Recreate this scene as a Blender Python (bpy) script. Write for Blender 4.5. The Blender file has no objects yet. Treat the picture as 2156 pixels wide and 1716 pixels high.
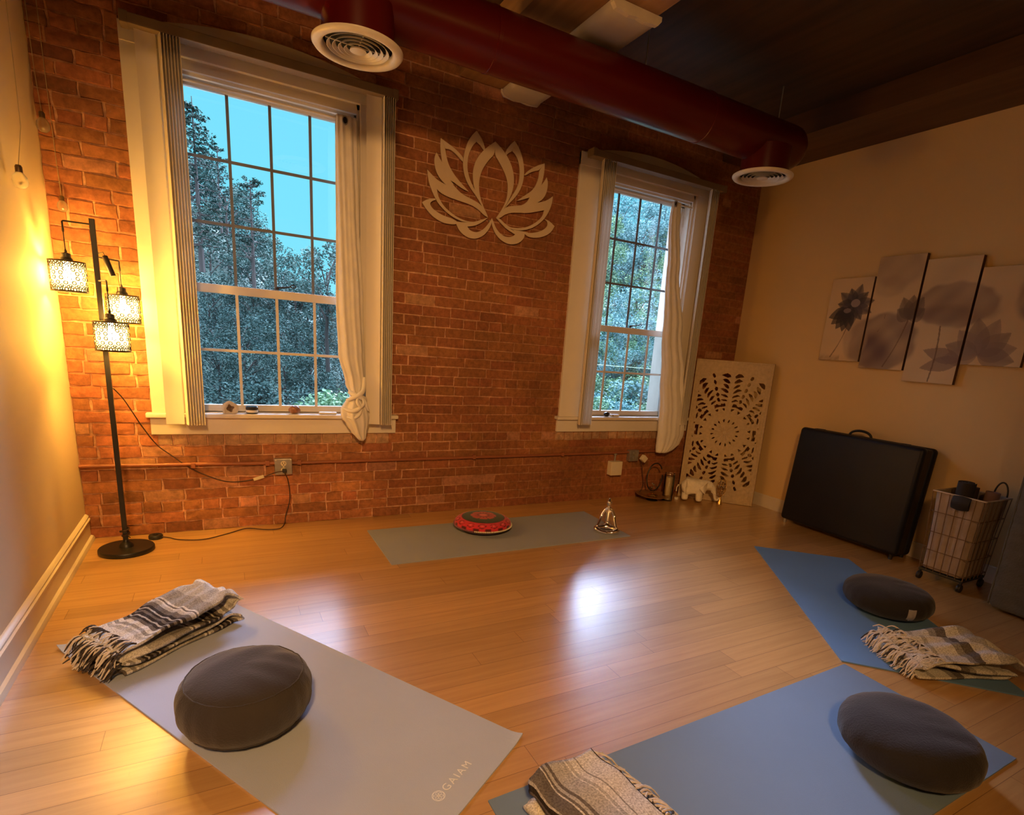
import bpy, bmesh, math, random
from mathutils import Vector, Matrix
from math import sin, cos, pi, radians, sqrt, atan2, exp, hypot
random.seed(7)
S = bpy.context.scene
COL = S.collection

# ------------------------------------------------------------------ camera
IW, IH = 2156.0, 1716.0
F_PX, PX, PY = 1169.9254, 1121.4198, 1020.5669
YAW, PITCH, ROLL = -0.5182, 0.2422, 0.0767
CP = Vector((0.7259, -3.8971, 1.2764))
fwd0 = Vector((-sin(YAW), cos(YAW), 0)); right0 = Vector((cos(YAW), sin(YAW), 0)); up0 = Vector((0, 0, 1))
f2 = fwd0*cos(PITCH) - up0*sin(PITCH); u2 = up0*cos(PITCH) + fwd0*sin(PITCH)
r3 = right0*cos(ROLL) + u2*sin(ROLL); u3 = u2*cos(ROLL) - right0*sin(ROLL)
cam = bpy.data.objects.new('camera', bpy.data.cameras.new('camera'))
COL.objects.link(cam)
cam.data.sensor_fit = 'HORIZONTAL'; cam.data.sensor_width = 36.0
cam.data.lens = F_PX/IW*36.0
cam.data.shift_x = (IW/2-PX)/IW; cam.data.shift_y = (PY-IH/2)/IW
cam.data.clip_start = 0.02; cam.data.clip_end = 500
M = Matrix((r3, u3, -f2)).transposed().to_4x4(); M.translation = CP
cam.matrix_world = M
S.camera = cam

# ------------------------------------------------------------------ view, sky, room light
S.view_settings.view_transform = 'Standard'
try: S.view_settings.look = 'None'
except Exception: pass
S.view_settings.gamma = 1.0; S.view_settings.use_curve_mapping = False
S.view_settings.exposure = 0.22
LAMP_COL = (1.0, 0.51, 0.085)
LAMP_WATTS = 18.0

w = bpy.data.worlds.new('sky'); S.world = w; w.use_nodes = True
nt = w.node_tree; nt.nodes.clear()
o_ = nt.nodes.new('ShaderNodeOutputWorld'); bg = nt.nodes.new('ShaderNodeBackground')
tc = nt.nodes.new('ShaderNodeTexCoord'); sp = nt.nodes.new('ShaderNodeSeparateXYZ')
rp = nt.nodes.new('ShaderNodeValToRGB'); rp2 = nt.nodes.new('ShaderNodeMapRange')
nt.links.new(tc.outputs['Generated'], sp.inputs[0]); nt.links.new(sp.outputs['Z'], rp.inputs[0])
cr = rp.color_ramp
cr.elements[0].position = 0.0; cr.elements[0].color = (.05, .09, .10, 1)
cr.elements[1].position = 1.0; cr.elements[1].color = (.80, .82, 1.0, 1)
for p_, c_ in ((0.01, (.235, .76, .92, 1)), (0.16, (.205, .74, .93, 1)), (0.31, (.19, .71, .93, 1)), (0.36, (.66, .70, 1.0, 1))):
    e_ = cr.elements.new(p_); e_.color = c_
rp2.inputs['From Min'].default_value = 0.295; rp2.inputs['From Max'].default_value = 0.36
rp2.inputs['To Min'].default_value = 1.0; rp2.inputs['To Max'].default_value = 1.0; rp2.inputs['To Min'].default_value = 0.0
nt.links.new(sp.outputs['Z'], rp2.inputs['Value'])
nt.links.new(rp.outputs[0], bg.inputs['Color'])
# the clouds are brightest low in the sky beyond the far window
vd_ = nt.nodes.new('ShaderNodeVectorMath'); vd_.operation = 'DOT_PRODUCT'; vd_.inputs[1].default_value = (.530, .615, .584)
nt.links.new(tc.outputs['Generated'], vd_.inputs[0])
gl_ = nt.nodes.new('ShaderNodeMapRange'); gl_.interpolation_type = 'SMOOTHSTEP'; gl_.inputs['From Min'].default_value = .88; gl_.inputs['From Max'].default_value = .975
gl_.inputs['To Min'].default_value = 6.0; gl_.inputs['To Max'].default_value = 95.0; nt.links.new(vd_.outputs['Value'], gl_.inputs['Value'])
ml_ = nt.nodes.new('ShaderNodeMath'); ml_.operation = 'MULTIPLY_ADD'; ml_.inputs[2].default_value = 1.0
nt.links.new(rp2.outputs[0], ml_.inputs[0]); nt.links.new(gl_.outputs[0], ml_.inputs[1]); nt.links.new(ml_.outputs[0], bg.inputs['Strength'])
nt.links.new(bg.outputs[0], o_.inputs[0])

def point_light(name, loc, energy, color, radius):
    l = bpy.data.lights.new(name, 'POINT'); l.energy = energy; l.color = color; l.shadow_soft_size = radius
    o = bpy.data.objects.new(name, l); COL.objects.link(o); o.location = loc
    return o
# warm fill light added behind the camera, where a lamp is inferred
point_light('room_light', (3.3, -5.6, 2.30), 9, (1.0, .53, .12), .30)
def spot_light(name, loc, aim, energy, color, radius, cone):
    l = bpy.data.lights.new(name, 'SPOT'); l.energy = energy; l.color = color; l.shadow_soft_size = radius
    l.spot_size = math.radians(cone); l.spot_blend = 1.0
    o = bpy.data.objects.new(name, l); COL.objects.link(o); o.location = loc
    o.rotation_euler = (Vector(aim)-Vector(loc)).to_track_quat('-Z', 'Y').to_euler()
    return o
spot_light('fill_spot', (.34, -5.0, 2.75), (1.95, -1.0, .3), 430, (1.0, .51, .165), .16, 80)  # unseen warm spot added as fill; no such fixture is known

# ------------------------------------------------------------------ helpers
def lin(c):
    return tuple((x/12.92 if x <= .04045 else ((x+.055)/1.055)**2.4) for x in c)

class MB:
    def __init__(s): s.v = []; s.f = []; s.c = None
    def add(s, vs, fs):
        b = len(s.v); s.v += [tuple(v) for v in vs]; s.f += [tuple(b+i for i in f) for f in fs]; return b
    def box(s, x0, x1, y0, y1, z0, z1, M=None):
        vs = [(x0,y0,z0),(x1,y0,z0),(x1,y1,z0),(x0,y1,z0),(x0,y0,z1),(x1,y0,z1),(x1,y1,z1),(x0,y1,z1)]
        if M: vs = [M @ Vector(v) for v in vs]
        s.add(vs, [(0,3,2,1),(4,5,6,7),(0,1,5,4),(1,2,6,5),(2,3,7,6),(3,0,4,7)])
    def bbox(s, x0, x1, y0, y1, z0, z1, b=.004, M=None):
        # box with chamfered edges
        m = Matrix.Translation(((x0+x1)/2, (y0+y1)/2, (z0+z1)/2))
        bm = bmesh.new(); bmesh.ops.create_cube(bm, size=1)
        bmesh.ops.scale(bm, vec=(x1-x0, y1-y0, z1-z0), verts=bm.verts)
        bmesh.ops.bevel(bm, geom=bm.edges[:], offset=b, segments=2, affect='EDGES', profile=.6)
        bm.verts.ensure_lookup_table(); bm.verts.index_update()
        vs = [m @ v.co for v in bm.verts]
        if M: vs = [M @ v for v in vs]
        s.add(vs, [tuple(v.index for v in f.verts) for f in bm.faces]); bm.free()
    def lathe(s, prof, n=32, M=None, closed=False):
        vs = []; fs = []
        k = len(prof)
        for i in range(n):
            a = 2*pi*i/n
            for r, z in prof: vs.append(Vector((r*cos(a), r*sin(a), z)))
        kk = k if closed else k-1
        for i in range(n):
            j = (i+1) % n
            for q in range(kk):
                q2 = (q+1) % k
                fs.append((i*k+q, j*k+q, j*k+q2, i*k+q2))
        if M: vs = [M @ v for v in vs]
        s.add(vs, fs)
    def disc(s, r, z, n=32, M=None):
        vs = [Vector((r*cos(2*pi*i/n), r*sin(2*pi*i/n), z)) for i in range(n)]
        if M: vs = [M @ v for v in vs]
        s.add(vs, [tuple(range(n))])
    def tube(s, pts, r, n=8, cap=True):
        pts = [Vector(p) for p in pts]; k = len(pts)
        rs = r if isinstance(r, (list, tuple)) else [r]*k
        up = Vector((0.13, .21, 1)).normalized(); vs = []; prev = None
        for i, p in enumerate(pts):
            t = (pts[min(i+1, k-1)]-pts[max(i-1, 0)])
            if t.length < 1e-9: t = Vector((0, 0, 1))
            t.normalize()
            if prev is None:
                a = up if abs(t.dot(up)) < .9 else Vector((1, 0, 0))
                n1 = t.cross(a).normalized()
            else:
                n1 = (prev - t*prev.dot(t))
                n1 = n1.normalized() if n1.length > 1e-6 else t.cross(up).normalized()
            prev = n1; n2 = t.cross(n1)
            for j in range(n):
                a = 2*pi*j/n; vs.append(p+(n1*cos(a)+n2*sin(a))*rs[i])
        fs = []
        for i in range(k-1):
            for j in range(n):
                j2 = (j+1) % n; fs.append((i*n+j, i*n+j2, (i+1)*n+j2, (i+1)*n+j))
        if cap: fs += [tuple(reversed(range(n))), tuple((k-1)*n+j for j in range(n))]
        s.add(vs, fs)
    def ball(s, c, r, n=12, m=8, sc=(1, 1, 1), M=None):
        prof = [(cos(-pi/2+pi*i/m), sin(-pi/2+pi*i/m)) for i in range(m+1)]
        T = Matrix.Translation(Vector(c)) @ (M or Matrix()) @ Matrix.Diagonal((r*sc[0], r*sc[1], r*sc[2], 1))
        s.lathe(prof, n, T)
    def prism(s, poly, a0, a1, axis='y'):
        # extrude a closed 2D polygon between a0 and a1 along an axis
        def P(p, a):
            return {'y': (p[0], a, p[1]), 'x': (a, p[0], p[1]), 'z': (p[0], p[1], a)}[axis]
        n = len(poly); vs = [P(p, a0) for p in poly]+[P(p, a1) for p in poly]
        fs = [tuple(range(n)), tuple(reversed(range(n, 2*n)))]
        for i in range(n): fs.append((i, i+n, (i+1) % n+n, (i+1) % n))
        s.add(vs, fs)
    def grid(s, nu, nv, fn, wrap=False):
        vs = [fn(i/(nu if wrap else nu-1), j/(nv-1)) for i in range(nu) for j in range(nv)]
        fs = []
        for i in range(nu if wrap else nu-1):
            for j in range(nv-1):
                i2 = (i+1) % nu; fs.append((i*nv+j, i2*nv+j, i2*nv+j+1, i*nv+j+1))
        s.add(vs, fs)
    def build(s, name, mat, parent=None, smooth=False, loc=None, rotz=0, fix=True, sharp=True):
        me = bpy.data.meshes.new(name); me.from_pydata(s.v, [], s.f)
        if fix:
            bm = bmesh.new(); bm.from_mesh(me)
            bmesh.ops.remove_doubles(bm, verts=bm.verts, dist=1e-6)
            bmesh.ops.recalc_face_normals(bm, faces=bm.faces); bm.to_mesh(me); bm.free()
        me.materials.append(mat)
        o = bpy.data.objects.new(name, me); COL.objects.link(o)
        if smooth:
            me.polygons.foreach_set('use_smooth', [True]*len(me.polygons))
            if sharp:
                try: me.set_sharp_from_angle(angle=radians(40))
                except Exception: pass
        if parent: o.parent = parent
        if loc: o.location = loc
        o.rotation_euler.z = rotz
        return o

def empty(name, loc=(0, 0, 0), rz=0):
    o = bpy.data.objects.new(name, None); COL.objects.link(o); o.location = loc; o.rotation_euler.z = rz
    o.empty_display_size = .05
    return o
def tag(o, label=None, cat=None, group=None, kind=None):
    if label: o['label'] = label
    if cat: o['category'] = cat
    if group: o['group'] = group
    if kind: o['kind'] = kind
    return o
def structure(o, label=None):
    o['kind'] = 'structure'
    if label: o['label'] = label
    return o
def copy_tree(o, parent=None):
    c = o.copy(); COL.objects.link(c)
    if parent: c.parent = parent
    for ch in [k for k in bpy.data.objects if k.parent == o and k != c]:
        copy_tree(ch, c)
    return c

# ------------------------------------------------------------------ materials
def mat(name, color, rough=.6, metal=0, spec=.5, noise=None, bump=None, coat=0, sheen=0, trans=0, emis=None, attr=None):
    """noise=(scale, amount[, detail]) varies the colour, bump=(scale, strength)."""
    m = bpy.data.materials.new(name); m.use_nodes = True
    n = m.node_tree; b = n.nodes['Principled BSDF']
    b.inputs['Roughness'].default_value = rough; b.inputs['Metallic'].default_value = metal
    b.inputs['Specular IOR Level'].default_value = spec
    b.inputs['Coat Weight'].default_value = coat; b.inputs['Sheen Weight'].default_value = sheen
    b.inputs['Transmission Weight'].default_value = trans
    b.inputs['Base Color'].default_value = (*color, 1)
    if emis:
        b.inputs['Emission Color'].default_value = (*emis[0], 1); b.inputs['Emission Strength'].default_value = emis[1]
    t = n.nodes.new('ShaderNodeTexCoord')
    src = None
    if attr:
        a = n.nodes.new('ShaderNodeAttribute'); a.attribute_name = attr; src = a.outputs['Color']
        n.links.new(src, b.inputs['Base Color'])
    if noise:
        x = n.nodes.new('ShaderNodeTexNoise'); x.inputs['Scale'].default_value = noise[0]
        x.inputs['Detail'].default_value = noise[2] if len(noise) > 2 else 4
        n.links.new(t.outputs['Object'], x.inputs['Vector'])
        mr = n.nodes.new('ShaderNodeMapRange'); mr.inputs['From Min'].default_value = .25; mr.inputs['From Max'].default_value = .75
        mr.inputs['To Min'].default_value = 1-noise[1]; mr.inputs['To Max'].default_value = 1+noise[1]
        n.links.new(x.outputs['Fac'], mr.inputs['Value'])
        mx = n.nodes.new('ShaderNodeMix'); mx.data_type = 'RGBA'; mx.blend_type = 'MULTIPLY'; mx.inputs[0].default_value = 1
        if src: n.links.new(src, mx.inputs[6])
        else: mx.inputs[6].default_value = (*color, 1)
        n.links.new(mr.outputs[0], mx.inputs[7]); n.links.new(mx.outputs[2], b.inputs['Base Color'])
    if bump:
        x = n.nodes.new('ShaderNodeTexNoise'); x.inputs['Scale'].default_value = bump[0]; x.inputs['Detail'].default_value = 5
        n.links.new(t.outputs['Object'], x.inputs['Vector'])
        bp = n.nodes.new('ShaderNodeBump'); bp.inputs['Strength'].default_value = bump[1]; bp.inputs['Distance'].default_value = .01
        n.links.new(x.outputs['Fac'], bp.inputs['Height']); n.links.new(bp.outputs[0], b.inputs['Normal'])
    return m

M_left = mat('cream_plaster_left', (.68, .54, .36), .75, noise=(1.5, .04), bump=(30, .05))
M_right = mat('cream_plaster_right', (.74, .51, .22), .75, noise=(1.5, .04), bump=(30, .05))
M_trim = mat('cream_trim_paint', (.74, .68, .58), .45, noise=(6, .03))
M_base = mat('cream_baseboard_paint', (.72, .62, .47), .4, noise=(6, .03))
M_sash = mat('white_sash_paint', (.66, .62, .56), .45, noise=(10, .05))
M_muntin = mat('backlit_muntin_shade', (.13, .14, .15), .5, noise=(10, .05))  # upper muntins: the shade of backlighting painted in as dark grey
M_blind = mat('cream_vinyl_vane', (.78, .72, .62), .42, noise=(4, .03))
M_rail = mat('brown_head_rail', (.24, .175, .11), .5, noise=(8, .1))
M_black = mat('black_metal', (.012, .011, .012), .4, noise=(20, .2))
M_blackp = mat('black_plastic', (.02, .018, .018), .5, noise=(20, .2))
M_duct = mat('dark_red_duct_paint', (.085, .0025, .004), .30, spec=.5, noise=(3, .12), bump=(9, .04))
M_vent = mat('white_vent_paint', (.76, .70, .58), .4, noise=(15, .08))
M_dark = mat('dark_void', (.01, .008, .006), .9, noise=(5, .2))
M_fix = mat('white_acrylic_diffuser', (.62, .58, .52), .35, noise=(4, .05))
M_curt = mat('white_cotton_curtain', (.78, .74, .68), .85, sheen=.2, noise=(8, .05), bump=(200, .1))
M_outlet = mat('ivory_outlet_plastic', (.75, .66, .48), .4, noise=(20, .03))
M_steel = mat('galvanised_steel', (.42, .40, .37), .4, metal=.7, noise=(30, .15))
M_chrome = mat('polished_chrome', (.82, .80, .78), .12, metal=1, noise=(10, .04))
M_cloth_dark = mat('charcoal_cotton', (.013, .010, .010), .9, sheen=.15, noise=(7, .15), bump=(160, .25))
M_navy = mat('navy_vinyl', (.008, .009, .016), .42, spec=.3, noise=(6, .15), bump=(70, .12))
M_glass = None

def glass_mat(name, tint=(1, 1, 1), rough=0.0, refl=1.0):
    m = bpy.data.materials.new(name); m.use_nodes = True; n = m.node_tree; n.nodes.clear()
    o = n.nodes.new('ShaderNodeOutputMaterial'); t = n.nodes.new('ShaderNodeBsdfTransparent'); g = n.nodes.new('ShaderNodeBsdfGlossy')
    fr = n.nodes.new('ShaderNodeFresnel'); fr.inputs['IOR'].default_value = 1.45; mx = n.nodes.new('ShaderNodeMixShader')
    ml = n.nodes.new('ShaderNodeMath'); ml.operation = 'MULTIPLY'; ml.inputs[1].default_value = refl
    t.inputs[0].default_value = (*tint, 1); g.inputs['Roughness'].default_value = rough
    n.links.new(fr.outputs[0], ml.inputs[0]); n.links.new(ml.outputs[0], mx.inputs[0])
    n.links.new(t.outputs[0], mx.inputs[1]); n.links.new(g.outputs[0], mx.inputs[2]); n.links.new(mx.outputs[0], o.inputs[0])
    return m
M_pane = glass_mat('window_glass', (.97, .99, 1.0))
M_pane2 = glass_mat('double_window_glass', (.74, .80, .82), 0.0, 1.6)
M_clear = glass_mat('clear_glass', (.90, .90, .88), .02, 1.6)

def brick_material():
    m = bpy.data.materials.new('painted_brick'); m.use_nodes = True; n = m.node_tree; b = n.nodes['Principled BSDF']
    a = n.nodes.new('ShaderNodeAttribute'); a.attribute_name = 'tone'
    t = n.nodes.new('ShaderNodeTexCoord')
    x = n.nodes.new('ShaderNodeTexNoise'); x.inputs['Scale'].default_value = 28; x.inputs['Detail'].default_value = 8; x.inputs['Roughness'].default_value = .7
    y = n.nodes.new('ShaderNodeTexNoise'); y.inputs['Scale'].default_value = 2.2; y.inputs['Detail'].default_value = 5
    sp_ = n.nodes.new('ShaderNodeTexNoise'); sp_.inputs['Scale'].default_value = 34; sp_.inputs['Detail'].default_value = 6; sp_.inputs['Roughness'].default_value = .75
    for q in (x, y, sp_): n.links.new(t.outputs['Object'], q.inputs['Vector'])
    mr = n.nodes.new('ShaderNodeMapRange'); mr.inputs['From Min'].default_value = .3; mr.inputs['From Max'].default_value = .7
    mr.inputs['To Min'].default_value = .62; mr.inputs['To Max'].default_value = 1.4; n.links.new(x.outputs['Fac'], mr.inputs['Value'])
    mr2 = n.nodes.new('ShaderNodeMapRange'); mr2.inputs['From Min'].default_value = .3; mr2.inputs['From Max'].default_value = .7
    mr2.inputs['To Min'].default_value = .75; mr2.inputs['To Max'].default_value = 1.25; n.links.new(y.outputs['Fac'], mr2.inputs['Value'])
    m1 = n.nodes.new('ShaderNodeMix'); m1.data_type = 'RGBA'; m1.blend_type = 'MULTIPLY'; m1.inputs[0].default_value = 1
    m2 = n.nodes.new('ShaderNodeMix'); m2.data_type = 'RGBA'; m2.blend_type = 'MULTIPLY'; m2.inputs[0].default_value = 1
    n.links.new(a.outputs['Color'], m1.inputs[6]); n.links.new(mr.outputs[0], m1.inputs[7])
    n.links.new(m1.outputs[2], m2.inputs[6]); n.links.new(mr2.outputs[0], m2.inputs[7])
    # flecks of pale mortar smeared over the brick
    fl = n.nodes.new('ShaderNodeMapRange'); fl.inputs['From Min'].default_value = .66; fl.inputs['From Max'].default_value = .74
    n.links.new(sp_.outputs['Fac'], fl.inputs['Value'])
    m3 = n.nodes.new('ShaderNodeMix'); m3.data_type = 'RGBA'; n.links.new(fl.outputs[0], m3.inputs[0])
    n.links.new(m2.outputs[2], m3.inputs[6]); m3.inputs[7].default_value = (.42, .26, .17, 1)
    n.links.new(m3.outputs[2], b.inputs['Base Color']); b.inputs['Roughness'].default_value = .7
    b.inputs['Specular IOR Level'].default_value = .35
    bp = n.nodes.new('ShaderNodeBump'); bp.inputs['Strength'].default_value = .55; bp.inputs['Distance'].default_value = .006
    n.links.new(x.outputs['Fac'], bp.inputs['Height']); n.links.new(bp.outputs[0], b.inputs['Normal'])
    return m
M_brick = brick_material()

def floor_material():
    m = bpy.data.materials.new('maple_floor_boards'); m.use_nodes = True; n = m.node_tree; b = n.nodes['Principled BSDF']
    t = n.nodes.new('ShaderNodeTexCoord')
    br = n.nodes.new('ShaderNodeTexBrick'); br.offset = 0; br.offset_frequency = 1
    br.inputs['Scale'].default_value = 1; br.inputs['Brick Width'].default_value = 1.25; br.inputs['Row Height'].default_value = .098
    br.inputs['Mortar Size'].default_value = .0010; br.inputs['Mortar Smooth'].default_value = .1; br.inputs['Bias'].default_value = 0
    br.inputs['Color1'].default_value = (.84, .84, .84, 1); br.inputs['Color2'].default_value = (1.08, 1.06, 1.04, 1)
    br.inputs['Mortar'].default_value = (.40, .34, .30, 1)
    s0 = n.nodes.new('ShaderNodeSeparateXYZ'); n.links.new(t.outputs['Object'], s0.inputs[0])
    d0 = n.nodes.new('ShaderNodeMath'); d0.operation = 'DIVIDE'; d0.inputs[1].default_value = .098; n.links.new(s0.outputs['Y'], d0.inputs[0])
    f0 = n.nodes.new('ShaderNodeMath'); f0.operation = 'FLOOR'; n.links.new(d0.outputs[0], f0.inputs[0])
    w0 = n.nodes.new('ShaderNodeTexWhiteNoise'); w0.noise_dimensions = '1D'; n.links.new(f0.outputs[0], w0.inputs['W'])
    a0 = n.nodes.new('ShaderNodeMath'); a0.operation = 'MULTIPLY_ADD'; a0.inputs[1].default_value = 3.7; n.links.new(w0.outputs['Value'], a0.inputs[0]); n.links.new(s0.outputs['X'], a0.inputs[2])
    c0 = n.nodes.new('ShaderNodeCombineXYZ'); n.links.new(a0.outputs[0], c0.inputs['X']); n.links.new(s0.outputs['Y'], c0.inputs['Y'])
    n.links.new(c0.outputs[0], br.inputs['Vector'])
    mp = n.nodes.new('ShaderNodeMapping'); mp.inputs['Scale'].default_value = (1.3, 22, 1)
    g = n.nodes.new('ShaderNodeTexNoise'); g.inputs['Scale'].default_value = 1.6; g.inputs['Detail'].default_value = 7; g.inputs['Roughness'].default_value = .6
    n.links.new(t.outputs['Object'], mp.inputs[0]); n.links.new(mp.outputs[0], g.inputs['Vector'])
    rr = n.nodes.new('ShaderNodeValToRGB'); rr.color_ramp.elements[0].position = .3; rr.color_ramp.elements[1].position = .72
    rr.color_ramp.elements[0].color = (.52, .295, .10, 1); rr.color_ramp.elements[1].color = (.66, .40, .155, 1)
    n.links.new(g.outputs['Fac'], rr.inputs[0])
    mx = n.nodes.new('ShaderNodeMix'); mx.data_type = 'RGBA'; mx.blend_type = 'MULTIPLY'; mx.inputs[0].default_value = 1
    n.links.new(rr.outputs[0], mx.inputs[6]); n.links.new(br.outputs['Color'], mx.inputs[7])
    # scuffs and scratches near the left wall
    sc = n.nodes.new('ShaderNodeMapping'); sc.inputs['Scale'].default_value = (48, 1.6, 1); sc.inputs['Rotation'].default_value = (0, 0, -.22)
    sn = n.nodes.new('ShaderNodeTexNoise'); sn.inputs['Scale'].default_value = 1.1; sn.inputs['Detail'].default_value = 6; sn.inputs['Roughness'].default_value = .65
    n.links.new(t.outputs['Object'], sc.inputs[0]); n.links.new(sc.outputs[0], sn.inputs['Vector'])
    sr = n.nodes.new('ShaderNodeMapRange'); sr.inputs['From Min'].default_value = .655; sr.inputs['From Max'].default_value = .70
    n.links.new(sn.outputs['Fac'], sr.inputs['Value'])
    vd = n.nodes.new('ShaderNodeVectorMath'); vd.operation = 'DISTANCE'; vd.inputs[1].default_value = (.55, -2.35, 0); n.links.new(t.outputs['Object'], vd.inputs[0])
    vm = n.nodes.new('ShaderNodeMapRange'); vm.inputs['From Min'].default_value = .28; vm.inputs['From Max'].default_value = .50; vm.inputs['To Min'].default_value = .55; vm.inputs['To Max'].default_value = 0
    n.links.new(vd.outputs['Value'], vm.inputs['Value'])
    sm = n.nodes.new('ShaderNodeMath'); sm.operation = 'MULTIPLY'; n.links.new(vm.outputs[0], sm.inputs[1]); n.links.new(sr.outputs[0], sm.inputs[0])
    m2 = n.nodes.new('ShaderNodeMix'); m2.data_type = 'RGBA'; n.links.new(sm.outputs[0], m2.inputs[0]); n.links.new(mx.outputs[2], m2.inputs[6]); m2.inputs[7].default_value = (.20, .09, .03, 1)
    n.links.new(m2.outputs[2], b.inputs['Base Color'])
    rn = n.nodes.new('ShaderNodeTexNoise'); rn.inputs['Scale'].default_value = 2.5; rn.inputs['Detail'].default_value = 2
    n.links.new(t.outputs['Object'], rn.inputs['Vector'])
    rm = n.nodes.new('ShaderNodeMapRange'); rm.inputs['To Min'].default_value = .30; rm.inputs['To Max'].default_value = .35
    n.links.new(rn.outputs['Fac'], rm.inputs['Value']); n.links.new(rm.outputs[0], b.inputs['Roughness'])
    b.inputs['Specular IOR Level'].default_value = .9
    b.inputs['Coat Weight'].default_value = .9; b.inputs['Coat IOR'].default_value = 1.65; b.inputs['Coat Roughness'].default_value = .24
    bp = n.nodes.new('ShaderNodeBump'); bp.inputs['Strength'].default_value = .12; bp.inputs['Distance'].default_value = .001
    n.links.new(br.outputs['Fac'], bp.inputs['Height']); bp.invert = True; n.links.new(bp.outputs[0], b.inputs['Normal'])
    return m
M_floor = floor_material()

def wood_material(name, c0, c1, rough=.6, scale=(1, 14, 14), rot=0):
    m = bpy.data.materials.new(name); m.use_nodes = True; n = m.node_tree; b = n.nodes['Principled BSDF']
    t = n.nodes.new('ShaderNodeTexCoord'); mp = n.nodes.new('ShaderNodeMapping'); mp.inputs['Scale'].default_value = scale
    g = n.nodes.new('ShaderNodeTexNoise'); g.inputs['Scale'].default_value = 1.5; g.inputs['Detail'].default_value = 7
    n.links.new(t.outputs['Object'], mp.inputs[0]); n.links.new(mp.outputs[0], g.inputs['Vector'])
    rr = n.nodes.new('ShaderNodeValToRGB'); rr.color_ramp.elements[0].position = .3; rr.color_ramp.elements[1].position = .7
    rr.color_ramp.elements[0].color = (*c0, 1); rr.color_ramp.elements[1].color = (*c1, 1)
    n.links.new(g.outputs['Fac'], rr.inputs[0]); n.links.new(rr.outputs[0], b.inputs['Base Color'])
    b.inputs['Roughness'].default_value = rough
    return m
M_ceil = wood_material('brown_ceiling_boards', (.035, .016, .008), (.075, .036, .016), .65, (12, .8, 1))
M_beam = wood_material('timber_beam', (.30, .16, .065), (.48, .28, .12), .6, (12, 1, 12))
M_beam2 = wood_material('dark_timber_beam', (.07, .027, .012), (.12, .052, .022), .6, (12, 1, 12))

# ------------------------------------------------------------------ room shell
RW = 5.08; RB = -7.0; CZ = 3.08
b = MB(); b.box(-.12, RW+.12, RB, .30, -.12, 0); structure(b.build('floor', M_floor), 'orange maple board floor')
b = MB(); b.box(-.12, RW+.12, RB, .30, CZ, CZ+.12); structure(b.build('ceiling', M_ceil))
b = MB(); b.box(-.12, 0, RB, .30, 0, CZ); structure(b.build('wall_left', M_left))
b = MB(); b.box(RW, RW+.12, RB, .30, 0, CZ); structure(b.build('wall_right', M_right))
b = MB(); b.box(-.12, RW+.12, RB-.12, RB, 0, CZ); structure(b.build('wall_rear', M_right))
b = MB(); b.box(2.17, 2.74, RB, -.012, 2.932, CZ); o = structure(b.build('ceiling_beam', M_beam))
b = MB(); b.box(4.55, RW, RB, -.012, 2.925, CZ); o = structure(b.build('ceiling_beam', M_beam2))
prof = [(0, 0), (.034, 0), (.034, .010), (.028, .022), (.016, .027), (.016, .112), (.022, .117), (.023, .126), (.015, .130), (.017, .140), (.009, .150), (0, .154)]
b = MB(); b.prism([(p[0], p[1]) for p in prof], RB, -.010, 'y'); structure(b.build('baseboard_left', M_base, smooth=True))
prof = [(0, 0), (-.014, 0), (-.014, .108), (-.010, .114), (0, .114)]
b = MB(); b.prism([(RW+p[0], p[1]) for p in prof], RB, -.010, 'y'); structure(b.build('baseboard_right', M_base))

# brick wall: a mortar slab with two window openings, faced with individual raised bricks (one mesh)
OX = (0.0, 2.77)
OPEN = [(ox+.565, ox+1.545, .742, 2.62) for ox in OX]
CLIP = [(ox+.365, ox+1.755, .615, 2.70) for ox in OX]
def arch_z(ox, x):
    t = (x-(ox+1.06))/.70
    return 2.70+.112*max(0, 1-t*t)
b = MB()
xs = [-.0, OPEN[0][0], OPEN[0][1], OPEN[1][0], OPEN[1][1], RW]
zs = [0, .742, 2.62, CZ]
for i in range(5):
    for j in range(3):
        if j == 1 and i in (1, 3): continue
        b.box(xs[i], xs[i+1], .0012 if xs[i] > 1.6 else .003, .30, zs[j], zs[j+1])
tones = []
def nfaces(): return len(b.f)
face_tone = [None]*len(b.f)
rnd = random.Random(3)
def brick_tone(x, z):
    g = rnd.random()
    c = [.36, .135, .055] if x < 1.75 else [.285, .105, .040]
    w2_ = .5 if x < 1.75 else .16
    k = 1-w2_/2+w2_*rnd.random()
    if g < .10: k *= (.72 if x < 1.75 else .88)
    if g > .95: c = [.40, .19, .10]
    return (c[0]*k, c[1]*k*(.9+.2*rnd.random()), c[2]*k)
def clear_of(x0, x1, z0, z1):
    """clip a brick's x-range against the casings; returns list of pieces"""
    segs = [(x0, x1)]
    for k, (a, c, d, e) in enumerate(CLIP):
        out = []
        for s0, s1 in segs:
            top = arch_z(OX[k], min(max((s0+s1)/2, a), c))
            if z1 <= d+.002 or z0 >= top-.004 or s1 <= a or s0 >= c: out.append((s0, s1)); continue
            if s0 < a: out.append((s0, min(s1, a)))
            if s1 > c: out.append((max(s0, c), s1))
        segs = out
    return [s for s in segs if s[1]-s[0] > .012]
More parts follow.
